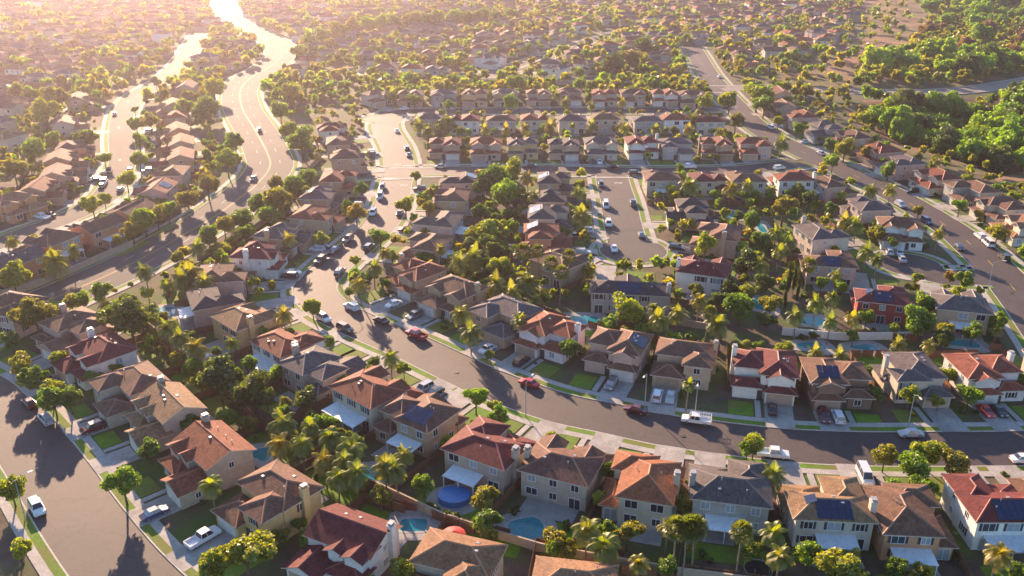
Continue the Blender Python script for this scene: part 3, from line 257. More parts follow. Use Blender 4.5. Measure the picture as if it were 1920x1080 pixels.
def ground_mat(name,c1,c2,scale,rough=0.9,c3=None,scale2=0.05,bump=0.0,spec=0.3,crack=False):
    m,nt,p=new_mat(name); P=pos(nt)
    c=noise(nt,scale,6,P,0.35,0.65,c1,c2)
    if c3: c=mixc(nt,'MIX',noise(nt,scale2,3,P,0.42,0.62),c,c3)
    c=mixc(nt,'MULTIPLY',1.0,c,noise(nt,3.1,5,P,0.25,0.75,(.72,.72,.72),(1.15,1.15,1.15)))
    if crack:
        dn=N(nt,'ShaderNodeTexNoise',Scale=.35,Detail=3); nt.links.new(P,dn.inputs['Vector']); dv=N(nt,'ShaderNodeVectorMath',operation='MULTIPLY_ADD'); nt.links.new(dn.outputs['Color'],dv.inputs[0]); dv.inputs[1].default_value=(3,3,0); nt.links.new(P,dv.inputs[2])
        vo=N(nt,'ShaderNodeTexVoronoi',Scale=.085); vo.feature='DISTANCE_TO_EDGE'; nt.links.new(dv.outputs[0],vo.inputs['Vector'])
        r=nt.nodes.new('ShaderNodeValToRGB'); r.color_ramp.elements[0].position=.004; r.color_ramp.elements[1].position=.012; r.color_ramp.elements[0].color=(.72,.72,.72,1); nt.links.new(vo.outputs[0],r.inputs[0]); c=mixc(nt,'MULTIPLY',1.0,c,r.outputs[0])
        v2=N(nt,'ShaderNodeTexVoronoi',Scale=.06); nt.links.new(P,v2.inputs['Vector']); r2=nt.nodes.new('ShaderNodeValToRGB'); r2.color_ramp.elements[0].color=(.84,.84,.85,1); r2.color_ramp.elements[1].color=(1.12,1.1,1.08,1); nt.links.new(v2.outputs['Color'],r2.inputs[0]); c=mixc(nt,'MULTIPLY',1.0,c,r2.outputs[0])
        c=mixc(nt,'MULTIPLY',1.0,c,noise(nt,.9,5,P,.3,.5,(.8,.8,.8),(1.05,1.05,1.05)))
    nt.links.new(c,p.inputs['Base Color']); p.inputs['Roughness'].default_value=rough; p.inputs['Specular IOR Level'].default_value=spec
    if bump:
        b=N(nt,'ShaderNodeBump',Strength=bump,Distance=0.1); n=N(nt,'ShaderNodeTexNoise',Scale=4.0,Detail=6); nt.links.new(P,n.inputs['Vector'])
        nt.links.new(n.outputs[0],b.inputs['Height']); nt.links.new(b.outputs[0],p.inputs['Normal'])
    return m
M={}
M['ground']=ground_mat('yard_soil',(.09,.06,.045),(.145,.10,.07),.35,.95,(.07,.115,.022),.11,.4)
M['dry']=ground_mat('dry_hillside',(.30,.15,.085),(.22,.13,.075),.06,.95,(.12,.11,.04),.03,.5)
M['asphalt']=ground_mat('asphalt',(.062,.044,.043),(.074,.053,.050),.25,.75,(.052,.037,.038),.035,.1,.5,True)
M['asphalt_main']=ground_mat('asphalt_lighter',(.10,.088,.08),(.125,.108,.097),.2,.88,(.085,.076,.07),.04,.08,.28)  # lighter, rougher asphalt for the boulevard and west street
M['asphalt_pale']=ground_mat('asphalt_pale',(.25,.21,.185),(.29,.245,.215),.2,.85,(.22,.19,.17),.05)
M['concrete']=ground_mat('concrete',(.40,.365,.33),(.47,.43,.39),.3,.85,(.36,.33,.30),.2)
M['drive']=ground_mat('driveway_concrete',(.36,.33,.30),(.43,.40,.365),.25,.85,(.30,.275,.25),.3)
M['kerb']=ground_mat('kerb_concrete',(.46,.42,.38),(.52,.48,.43),.5,.85)
M['grass']=ground_mat('lawn_grass',(.09,.19,.010),(.14,.25,.016),.5,.9,(.16,.17,.03),.13,.6)
M['patio']=ground_mat('patio_concrete',(.30,.275,.255),(.38,.35,.325),.4,.85)
def flat(name,c,rough=.6,spec=.4,metal=0):
    m,nt,p=new_mat(name); p.inputs['Base Color'].default_value=(*c,1); p.inputs['Roughness'].default_value=rough
    p.inputs['Specular IOR Level'].default_value=spec; p.inputs['Metallic'].default_value=metal
    c2=mixc(nt,'MULTIPLY',1.0,c,noise(nt,1.7,4,pos(nt),.3,.7,(.86,.86,.86),(1.08,1.08,1.08))); nt.links.new(c2,p.inputs['Base Color']); return m
M['trim']=flat('eave_trim',(.52,.43,.36)); M['white']=flat('white_paint',(.72,.72,.70),.5); M['patiocover']=flat('patio_cover_metal',(.74,.76,.77),.45)
M['wood']=flat('fence_wood',(.20,.095,.055),.85); M['darktrim']=flat('dark_shutter',(.05,.05,.055)); M['metal']=flat('galvanised_metal',(.35,.35,.36),.45)
M['rubber']=flat('tyre_rubber',(.02,.02,.02),.8); M['rim']=flat('wheel_rim',(.45,.45,.46),.35,.5,.8); M['bark']=flat('tree_bark',(.11,.075,.05),.9); M['palmbark']=flat('palm_bark',(.25,.19,.14),.9)
M['tanwall']=flat('block_wall',(.42,.32,.23),.9); M['whitewall']=flat('white_wall',(.72,.69,.64),.8); M['redcloth']=flat('red_canvas',(.55,.02,.02),.7); M['bluevinyl']=flat('blue_pool_liner',(.012,.15,.40),.2)
M['yellowpaint']=flat('yellow_line_paint',(.62,.36,.04),.7); M['linepaint']=flat('white_line_paint',(.72,.70,.66),.7); M['light']=flat('lamp_lens',(.6,.6,.55),.2); M['tail']=flat('tail_lens',(.35,.01,.01),.25)
def objcol(nt): return nt.nodes.new('ShaderNodeObjectInfo')
def wall_mat(name,attr=False):
    m,nt,p=new_mat(name)
    c=N(nt,'ShaderNodeAttribute',attribute_name='Col').outputs['Color'] if attr else objcol(nt).outputs['Color']
    P=pos(nt); c=mixc(nt,'MULTIPLY',1.0,c,noise(nt,.9,5,P,.3,.7,(.86,.85,.84),(1.06,1.05,1.04)))
    nt.links.new(c,p.inputs['Base Color']); p.inputs['Roughness'].default_value=.9; p.inputs['Specular IOR Level'].default_value=.2
    return m
M['stucco']=wall_mat('stucco'); M['farcol']=wall_mat('painted_far',True)
def roof_mat():
    m,nt,p=new_mat('roof_tile'); oi=objcol(nt); uv=N(nt,'ShaderNodeUVMap',uv_map='UVMap').outputs[0]
    sx=nt.nodes.new('ShaderNodeSeparateXYZ'); nt.links.new(uv,sx.inputs[0])
    def saw(src,per):
        a=N(nt,'ShaderNodeMath',operation='DIVIDE'); nt.links.new(src,a.inputs[0]); a.inputs[1].default_value=per
        f=N(nt,'ShaderNodeMath',operation='FRACT'); nt.links.new(a.outputs[0],f.inputs[0]); return f.outputs[0]
    rowf=saw(sx.outputs[1],.42); colf=saw(sx.outputs[0],.33)
    # tile id noise
    sn=N(nt,'ShaderNodeVectorMath',operation='SNAP'); nt.links.new(uv,sn.inputs[0]); sn.inputs[1].default_value=(.33,.42,1)
    wn_=N(nt,'ShaderNodeTexWhiteNoise'); wn_.noise_dimensions='3D'; nt.links.new(sn.outputs[0],wn_.inputs[0])
    mr=N(nt,'ShaderNodeMapRange'); nt.links.new(wn_.outputs[0],mr.inputs[0]); mr.inputs[3].default_value=.74; mr.inputs[4].default_value=1.22
    c=mixc(nt,'MULTIPLY',1.0,oi.outputs['Color'],mr.outputs[0])
    c=mixc(nt,'MULTIPLY',1.0,c,noise(nt,.5,5,pos(nt),.3,.7,(.75,.75,.77),(1.15,1.12,1.08)))
    edge=N(nt,'ShaderNodeMapRange'); nt.links.new(rowf,edge.inputs[0]); edge.inputs[1].default_value=0; edge.inputs[2].default_value=.22; edge.inputs[3].default_value=.62; edge.inputs[4].default_value=1
    c=mixc(nt,'MULTIPLY',1.0,c,edge.outputs[0]); nt.links.new(c,p.inputs['Base Color'])
    h=N(nt,'ShaderNodeMath',operation='PINGPONG'); nt.links.new(colf,h.inputs[0]); h.inputs[1].default_value=.5
    ad=N(nt,'ShaderNodeMath',operation='SUBTRACT'); nt.links.new(h.outputs[0],ad.inputs[0]); nt.links.new(rowf,ad.inputs[1])
    b=N(nt,'ShaderNodeBump',Strength=.5,Distance=.06); nt.links.new(ad.outputs[0],b.inputs['Height']); nt.links.new(b.outputs[0],p.inputs['Normal'])
    p.inputs['Roughness'].default_value=.8; p.inputs['Specular IOR Level'].default_value=.15; return m
M['roof']=roof_mat()
m,nt,p=new_mat('roof_ridge_tile_sunlit'); c=mixc(nt,'MULTIPLY',1.0,objcol(nt).outputs['Color'],(1.45,1.4,1.35)); nt.links.new(c,p.inputs['Base Color']); p.inputs['Roughness'].default_value=.7; M['ridge']=m  # ridge caps coloured paler than the roof, sunlit edges painted in
m,nt,p=new_mat('window_glass'); gr=nt.nodes.new('ShaderNodeValToRGB'); gr.color_ramp.interpolation='CONSTANT'; gr.color_ramp.elements[0].color=(.025,.03,.04,1); gr.color_ramp.elements[1].position=.62; gr.color_ramp.elements[1].color=(.30,.33,.35,1); nt.links.new(objcol(nt).outputs['Random'],gr.inputs[0]); nt.links.new(gr.outputs[0],p.inputs['Base Color']); p.inputs['Roughness'].default_value=.08; p.inputs['Specular IOR Level'].default_value=.8; M['glass']=m
m,nt,p=new_mat('solar_cell'); c=N(nt,'ShaderNodeTexBrick'); c.offset=0; c.inputs['Scale'].default_value=6; c.inputs['Color1'].default_value=(.012,.02,.06,1); c.inputs['Color2'].default_value=(.015,.025,.075,1); c.inputs['Mortar'].default_value=(.08,.09,.12,1); c.inputs['Mortar Size'].default_value=.012
tc=nt.nodes.new('ShaderNodeTexCoord'); nt.links.new(tc.outputs['Object'],c.inputs[0]); nt.links.new(c.outputs[0],p.inputs['Base Color']); p.inputs['Roughness'].default_value=.15; M['solar']=m
m,nt,p=new_mat('pool_water'); c=noise(nt,2.0,4,pos(nt),.3,.7,(.008,.17,.20),(.02,.26,.29)); nt.links.new(c,p.inputs['Base Color']); p.inputs['Roughness'].default_value=.06
p.inputs['Specular IOR Level'].default_value=.25; b=N(nt,'ShaderNodeBump',Strength=.15,Distance=.05); n=N(nt,'ShaderNodeTexNoise',Scale=3.0); nt.links.new(pos(nt),n.inputs[0]); nt.links.new(n.outputs[0],b.inputs['Height']); nt.links.new(b.outputs[0],p.inputs['Normal']); M['water']=m
m,nt,p=new_mat('car_paint'); nt.links.new(objcol(nt).outputs['Color'],p.inputs['Base Color']); p.inputs['Roughness'].default_value=.28; p.inputs['Coat Weight'].default_value=.6; M['paint']=m
def leaf_mat(name,attr=False):
    m,nt,p=new_mat(name); nt.nodes.remove(p); out=nt.nodes['Material Output']
    c=N(nt,'ShaderNodeAttribute',attribute_name='Col').outputs['Color'] if attr else objcol(nt).outputs['Color']
    c=mixc(nt,'MULTIPLY',1.0,c,noise(nt,1.1,3,pos(nt),.3,.7,(.62,.68,.6),(1.3,1.22,1.1)))
    d=N(nt,'ShaderNodeBsdfDiffuse'); t=N(nt,'ShaderNodeBsdfTranslucent'); nt.links.new(c,d.inputs[0])
    c2=mixc(nt,'MULTIPLY',1.0,c,(2.1,2.0,.6)); nt.links.new(c2,t.inputs[0])
    a=N(nt,'ShaderNodeMixShader'); a.inputs[0].default_value=.5; nt.links.new(d.outputs[0],a.inputs[1]); nt.links.new(t.outputs[0],a.inputs[2])
    g=N(nt,'ShaderNodeBsdfGlossy',Roughness=.45); g.inputs[0].default_value=(.9,.9,.8,1); s=N(nt,'ShaderNodeMixShader'); s.inputs[0].default_value=.05
    nt.links.new(a.outputs[0],s.inputs[1]); nt.links.new(g.outputs[0],s.inputs[2]); nt.links.new(s.outputs[0],out.inputs[0]); return m
M['leaf']=leaf_mat('leaves'); M['leaffar']=leaf_mat('leaves_far',True)
# ---------------------------------------------------------------- geometry tests
def resample(P,step):
    out=[Vector((*P[0],0))]; 
    # Catmull-Rom smoothing
    pts=[Vector((*p,0)) for p in P]; sm=[]
    for i in range(len(pts)-1):
        p0=pts[max(0,i-1)];p1=pts[i];p2=pts[i+1];p3=pts[min(len(pts)-1,i+2)]
        n=max(2,int((p2-p1).length/step))
        for k in range(n):
            t=k/n; sm.append(.5*((2*p1)+(p2-p0)*t+(2*p0-5*p1+4*p2-p3)*t*t+(3*p1-p0-3*p2+p3)*t**3))
    sm.append(pts[-1]); return np.array([(v.x,v.y) for v in sm])
RP={n:(resample(P,2.0),w/2) for n,w,P in ROADS}
def dist_poly(p,Q):
    A=Q[:-1];B=Q[1:];V=B-A; t=np.clip(((p-A)*V).sum(1)/np.maximum((V*V).sum(1),1e-9),0,1); q=A+V*t[:,None]
    d=np.hypot(p[0]-q[:,0],p[1]-q[:,1]); i=d.argmin(); return d[i],q[i],V[i]
def road_dist(x,y,skip=None):
    p=np.array((x,y)); best=1e9
    for n,(Q,hw) in RP.items():
        if n==skip: continue
        if not (Q[:,0].min()-40<x<Q[:,0].max()+40 and Q[:,1].min()-40<y<Q[:,1].max()+40): continue
        best=min(best,dist_poly(p,Q)[0]-hw)
    for n,bx,by,br in BULBS:
        if n!=skip: best=min(best,math.hypot(x-bx,y-by)-br)
    return best
def inpoly(x,y,P):
    c=False; j=len(P)-1
    for i in range(len(P)):
        if (P[i][1]>y)!=(P[j][1]>y) and x<(P[j][0]-P[i][0])*(y-P[i][1])/(P[j][1]-P[i][1])+P[i][0]: c=not c
        j=i
    return c
def canyon_z(x,y):
    if x<100 or y<230 or y>700: return 0.0
    P=np.array(ZONES['scrub']+ZONES['scrub'][:1]); 
    if inpoly(x,y,ZONES['scrub']): d=dist_poly(np.array((x,y)),P)[0]; return -11.0*min(1,max(0,d-6)/28.0)
    return 0.0
# ---------------------------------------------------------------- terrain
def terrain():
    xs=np.concatenate([np.array([-1200,-900]),np.arange(-620,640,9.0),np.array([900,1200])]); ys=np.concatenate([np.array([-400,-200]),np.arange(0,1260,9.0),np.array([1400,1600])])
    X,Y=np.meshgrid(xs,ys); V=np.stack([X.ravel(),Y.ravel(),np.zeros(X.size)],1); mi=[]
    for i in range(len(V)): V[i,2]=canyon_z(V[i,0],V[i,1])
    nx=len(xs); q=[]
    for j in range(len(ys)-1):
        for i in range(nx-1):
            a=j*nx+i; q.append((a,a+1,a+nx+1,a+nx)); cx,cy=xs[i]+4.5,ys[j]+4.5
            mi.append(1 if (inpoly(cx,cy,ZONES['hill']) or inpoly(cx,cy,ZONES['scrub']) or inpoly(cx,cy,ZONES['forest'])) else 0)
    me=npmesh('ground',V,np.array(q),[M['ground'],M['dry']],np.array(mi)); struct(ob('ground',me))
terrain()
# ---------------------------------------------------------------- roads, kerbs, verges, pavements
def offs(Q,o):
    T=np.gradient(Q,axis=0); T/=np.maximum(np.hypot(T[:,0],T[:,1])[:,None],1e-6); return Q+np.stack([T[:,1],-T[:,0]],1)*o
def strip(name,Q,o0,o1,z,mat,road,side=True,bulb=None):
    A=offs(Q,o0);B=offs(Q,o1); mb=MB()
    for i in range(len(Q)-1):
        c=(A[i]+B[i]+A[i+1]+B[i+1])/4
        if road and road_dist(c[0],c[1],None)<(-.02 if abs(o0-o1)>0 else 0): continue
        a,b,c_,d=A[i],A[i+1],B[i+1],B[i]
        fs=[(0,1,2,3)]; p=[(*a,z),(*b,z),(*c_,z),(*d,z)]
        if side: p+=[(*a,0),(*b,0),(*c_,0),(*d,0)]; fs+=[(0,4,5,1),(3,2,6,7)]
        mb.add(p,fs)
    if mb.f: struct(ob(name,mb.mesh(name,[mat])))
paved=('curved','corner','boulevard','west','cross','culdesac','hook','diagonal','stub','collector','slant')
for i,(n,(Q,hw)) in enumerate(RP.items()):
    z=.02+.004*i; A=offs(Q,-hw);B=offs(Q,hw); mb=MB()
    for k in range(len(Q)-1): mb.add([(*A[k],z),(*B[k],z),(*B[k+1],z),(*A[k+1],z)],[(0,1,2,3)])
    struct(ob('road',mb.mesh('road',[M['asphalt_main' if n in('boulevard','west') else 'asphalt_pale' if n=='bridge' else 'asphalt']])))
    if n in paved:
        for s in (1,-1):
            strip('kerb',Q,s*(hw+.02),s*(hw+.28),.13,M['kerb'],n); strip('verge',Q,s*(hw+.28),s*(hw+1.7),.118,M['grass'],n,False); strip('pavement',Q,s*(hw+1.7),s*(hw+3.2),.124,M['concrete'],n)
for j,(n,bx,by,br) in enumerate(BULBS):
    z=.075+.004*j; c=[(bx+br*math.cos(t*.1309),by+br*math.sin(t*.1309)) for t in range(49)]
    mb=MB(); mb.add([(x,y,z) for x,y in c[:48]],[tuple(range(48))]); struct(ob('road',mb.mesh('road',[M['asphalt']])))
    Q=np.array(c); 
    strip('kerb',Q,.02,.28,.131,M['kerb'],n); strip('verge',Q,.28,1.7,.119,M['grass'],n,False); strip('pavement',Q,1.7,3.2,.1255,M['concrete'],n)
# lane markings on the boulevard and stop bars
def mark(Q,o,w,z,mat,dash=0):
    A=offs(Q,o-w/2);B=offs(Q,o+w/2); mb=MB()
    for k in range(len(Q)-1):
        if dash and (k//2)%dash: continue
        mb.add([(*A[k],z),(*B[k],z),(*B[k+1],z),(*A[k+1],z)],[(0,1,2,3)])
    struct(ob('road_marking',mb.mesh('road_marking',[mat])))
Q,hw=RP['boulevard']
for o in (-.2,.2): mark(Q,o,.11,.05,M['yellowpaint'])
for o in (-3.6,3.6): mark(Q,o,.09,.05,M['linepaint'],4)
Q,hw=RP['bridge']; mark(Q,0,.2,.075,M['yellowpaint'])
Q,hw=RP['diagonal']; mark(Q,0,.18,.068,M['yellowpaint'],4)
def bar(x,y,ang,L,w=.5,z=.085):
    mb=MB(); mb.box(-L/2,L/2,-w/2,w/2,0,.003,0,False); struct(ob('road_marking',mb.mesh('road_marking',[M['linepaint']]),None,(x,y,z),ang))
def lettering(txt,x,y,ang,size):
    cu=bpy.data.curves.new('road_lettering','FONT'); cu.body=txt; cu.size=size; cu.align_x='CENTER'; cu.materials.append(M['linepaint']); struct(ob('road_lettering',cu,None,(x,y,.09),ang,None,(.62,1.5,1)))
for t,x,y,a in TEXTS: lettering(t,x,y,a,1.9)
for n_,(ax,ay),(bx,by),w_ in GUTTERS:
    L=math.hypot(bx-ax,by-ay); g_=MB(); g_.box(0,L,-w_/2,w_/2,0,.003,0,False); struct(ob('gutter',g_.mesh('gutter',[M['concrete']]),None,(ax,ay,.096),math.atan2(by-ay,bx-ax)))
for x,y,a,L in ((-38.5,325.5,.1,5),(-43.3,309,0,5),(44,309.5,0,5),(123,424,.2,11),(128,446,.2,11),(117,434,1.6,9),(136,436,1.6,9)): bar(x,y,a,L)
mb=MB(); mb.add([(.45*math.cos(i*.4488),.45*math.sin(i*.4488),0) for i in range(14)],[tuple(range(14))]); MH=mb.mesh('manhole_cover',[flat('cast_iron',(.03,.028,.027),.6)])
for n,o,st in (('curved',1.2,23),('corner',-1.0,19),('diagonal',1.4,31),('culdesac',.5,14),('west',1.0,27)):
    Q=offs(RP[n][0],o)
    for k in range(9,len(Q)-3,st): struct(ob('manhole_cover',MH,None,(float(Q[k,0]),float(Q[k,1]),.1)))
# ---------------------------------------------------------------- houses
WALLC={'cream':(.60,.51,.41),'beige':(.47,.385,.31),'tan':(.44,.32,.22),'white':(.74,.70,.65),'pink':(.50,.34,.28),'salmon':(.55,.27,.15),'gray':(.40,.36,.335),'red':(.32,.075,.06),'yellow':(.58,.40,.20),'brown':(.23,.145,.11)}
ROOFC={'brown':(.175,.092,.062),'tan':(.26,.145,.08),'redbrown':(.23,.075,.045),'maroon':(.155,.04,.036),'gray':(.125,.10,.098),'orange':(.31,.115,.055),'dark':(.08,.06,.062)}
WALLN={'cream':'cream','beige':'beige','tan':'tan','white':'white','pink':'dusty pink','salmon':'orange-tan','gray':'grey','red':'dark red','yellow':'yellow-tan','brown':'brown'}
ROOFN={'brown':'brown','tan':'light brown','redbrown':'red-brown','maroon':'maroon','gray':'grey-brown','orange':'orange-brown','dark':'charcoal'}
# masses: x0,x1,y0,y1,eave,kind ; front of the house is -y
VAR=[
 dict(m=[(-5.7,5.7,-1.5,5.6,5.6,'hx'),(.2,5.5,-5.2,1.0,5.56,'hy'),(-5.95,.1,-6.4,-1.0,2.95,'hx')],g=2),
 dict(m=[(-5.7,5.7,-2.4,5.4,5.4,'gx'),(-5.3,-2.2,-3.9,0,5.3,'gy'),(-1.7,1.0,-3.6,0,5.2,'gy'),(.3,5.85,-7.6,-1.8,2.95,'gy'),(-5.6,.2,-5.4,-2.0,2.85,'hx')],g=3),
 dict(m=[(-4.6,3.4,-4.4,6.4,5.6,'hy'),(3.3,6.0,-1.0,5.6,2.95,'hy'),(-1.0,5.2,-5.4,-.8,5.55,'hx'),(-5.2,.3,-7.4,-4.0,2.9,'hx')],g=3),
 dict(m=[(-5.7,5.7,-.6,5.8,5.6,'hx'),(-5.5,-.5,-5.6,1.5,5.56,'hy'),(-.4,5.9,-6.4,0,2.95,'hx')],g=2),
 dict(m=[(-.8,5.6,-4.6,5.8,5.6,'hy'),(-5.6,0,-2.2,4.8,5.55,'hx'),(.5,4.6,-5.4,-2.5,5.3,'gy'),(-5.85,-.5,-5.2,-1.8,2.85,'hx'),(.1,5.5,-6.5,-4.2,2.8,'hx')],g=4),
 dict(m=[(-8,8,-3.5,5.2,3.0,'hx'),(1.8,7.8,-8.2,-2.5,2.95,'gy'),(-7,-2.5,-5.0,-1,2.95,'gy')],g=1),
 dict(m=[(-5.7,5.7,-2,5.6,5.6,'hx'),(-5.4,-1.6,-4.2,0,5.5,'gy'),(1.4,5.3,-3.4,0,5.45,'gy'),(-.4,5.9,-6.8,-1.8,2.95,'hx'),(-5.5,-.5,-5.6,-2.2,2.8,'hx')],g=3),
 dict(m=[(-5.7,1.5,-3,6.2,5.6,'hy'),(1.3,5.8,-1,5.0,5.5,'hx'),(-.8,5.9,-6.6,-.6,2.95,'gy'),(-5.8,-1,-5,-2.6,2.85,'hx'),(2.5,6.2,2,7,3.0,'hx')],g=2),
 dict(m=[(-8.6,8.6,-2.5,4.5,5.4,'hx'),(-2,3,-5,0,5.3,'gy'),(3.2,9.0,-7.5,-2,2.95,'hx')],g=2),
]
PITCH=.41; OV=.58
def roof_polys(x0,x1,y0,y1,z,k):
    x0-=OV;x1+=OV
    if k in('gx','gy'): pass
    y0-=OV;y1+=OV; W=x1-x0;D=y1-y0; cx=(x0+x1)/2;cy=(y0+y1)/2
    c=[(x0,y0,z),(x1,y0,z),(x1,y1,z),(x0,y1,z)]
    if k=='hx':
        h=min(D,W)/2; hz=z+D/2*PITCH; a=(min(x0+h,cx),cy,hz);b=(max(x1-h,cx),cy,hz); v=c+[a,b]
        return v,[(0,1,5,4),(2,3,4,5),(3,0,4),(1,2,5)]
    if k=='hy':
        h=min(D,W)/2; hz=z+W/2*PITCH; a=(cx,min(y0+h,cy),hz);b=(cx,max(y1-h,cy),hz); v=c+[a,b]
        return v,[(1,2,5,4),(3,0,4,5),(0,1,4),(2,3,5)]
    if k=='gx':
        hz=z+D/2*PITCH; v=c+[(x0,cy,hz),(x1,cy,hz)]; return v,[(0,1,5,4),(2,3,4,5)]
    hz=z+W/2*PITCH; v=c+[(cx,y0,hz),(cx,y1,hz)]; return v,[(1,2,5,4),(3,0,4,5)]
def add_roof(mb,mass,mir):
    x0,x1,y0,y1,z,k=mass; v,fs=roof_polys(x0,x1,y0,y1,z,k); V=[Vector(p) for p in v]; edges={}
    for f in fs:
        e=(V[f[1]]-V[f[0]]).normalized(); n=(V[f[1]]-V[f[0]]).cross(V[f[2]]-V[f[0]]).normalized(); up=n.cross(e)
        uv=[((V[i]-V[f[0]]).dot(e)+3.1*abs(x0),(V[i]-V[f[0]]).dot(up)) for i in f]
        mb.add([V[i] for i in f],[tuple(range(len(f)))],0,[uv])
        lo=[V[i]-Vector((0,0,.2)) for i in f]; mb.add(lo,[tuple(reversed(range(len(f))))],1)
        for a,b in zip(f,f[1:]+f[:1]): edges.setdefault(tuple(sorted((a,b))),[]).append((a,b))
    for e,l in edges.items():
        a,b=V[l[0][0]],V[l[0][1]]; d=Vector((0,0,.2))
        if len(l)==1: mb.add([a,b,b-d,a-d],[(0,3,2,1)],1)
        elif (b-a).length>.2:
            t=(b-a).normalized(); s=t.cross(Vector((0,0,1))).normalized()*.17; u=Vector((0,0,.11)); w=Vector((0,0,-.05))
            mb.add([a+s+w,b+s+w,b+u,a+u,a-s+w,b-s+w],[(0,1,2,3),(3,2,5,4),(0,3,4),(1,5,2)],2)
def mirx(mass,mir):
    x0,x1,*r=mass; return (-x1,-x0,*r) if mir else mass
WIN={'a':(1.25,1.25),'b':(1.9,1.35),'c':(.8,1.0),'d':(1.9,2.05)}
WM={}; WP={}; WS={}
for k,(w,h) in WIN.items():
    mb=MB(); t=.09
    for x0,x1,z0,z1 in ((-w/2-t,w/2+t,h/2,h/2+t),(-w/2-t,w/2+t,-h/2-t,-h/2),(-w/2-t,-w/2,-h/2,h/2),(w/2,w/2+t,-h/2,h/2),(-.035,.035,-h/2,h/2)): mb.box(x0,x1,-.09,0,z0,z1)
    WM[k]=mb.mesh('window',[M['white']]); q=MB(); q.box(-w/2,w/2,-.045,0,-h/2,h/2); WP[k]=q.mesh('pane',[M['glass']])
    mb.box(-w/2,w/2,-.04,-.001,-h/2,h/2,1); WS[k]=mb.mesh('window',[M['white'],M['glass']])
mb=MB(); mb.box(-.2,.2,-.07,0,-.66,.66); SHUT=mb.mesh('shutter',[M['darktrim']])
mb=MB()
for r in range(4):
    for c in range(4): mb.box(-2.35+c*1.18,-2.35+c*1.18+1.14,-.07,0,.04+r*.55,.04+r*.55+.52)
mb.box(-2.4,2.4,-.04,0,0,2.3); GDOOR=mb.mesh('garage_door',[M['stucco']])
mb=MB(); mb.box(-.5,.5,-.06,0,0,2.1); FDOOR=mb.mesh('front_door',[M['darktrim']])
mb=MB(); mb.box(-.45,.45,-.6,.6,0,7.6); mb.box(-.52,.52,-.67,.67,7.3,7.6); CHIM=mb.mesh('chimney',[M['stucco']])
mb=MB(); mb.box(-.3,.3,-.4,.4,0,.35); mb.box(-.42,.42,-.52,.52,.35,.42); CCAP=mb.mesh('chimney_cap',[M['metal']])
mb=MB(); mb.tube((0,0,0),(0,0,.5),.06,.06,6); mb.tube((0,0,.45),(0,0,.55),.12,.1,6); PIPE=mb.mesh('vent_pipe',[M['metal']])
mb=MB(); mb.box(-.25,.25,-.2,.2,0,.22); RVENT=mb.mesh('roof_vent',[M['metal']])
mb=MB(); mb.box(-.5,.5,-.83,.83,0,.045); SOLAR=mb.mesh('solar_panel',[M['solar']])
mb=MB(); mb.box(-.07,.07,-.07,.07,0,2.45); POST=mb.mesh('post',[M['white']])
def patio_mesh(w,d):
    mb=MB(); n=max(2,int(w/1.4))
    for i in range(n):
        x0=-w/2+w*i/n; mb.add([(x0+.01,0,2.75),(x0+w/n-.01,0,2.75),(x0+w/n-.01,d,2.5),(x0+.01,d,2.5),(x0+.01,0,2.67),(x0+w/n-.01,0,2.67),(x0+w/n-.01,d,2.42),(x0+.01,d,2.42)],[(0,1,2,3),(7,6,5,4),(0,4,5,1),(2,6,7,3),(1,5,6,2),(3,7,4,0)])
    mb.box(-w/2-.08,w/2+.08,d-.2,d+.02,2.3,2.45); return mb.mesh('patio_cover',[M['patiocover']])
PATIO=[patio_mesh(6.0,3.2),patio_mesh(9.0,3.6),patio_mesh(4.2,3.0)]
HM={}
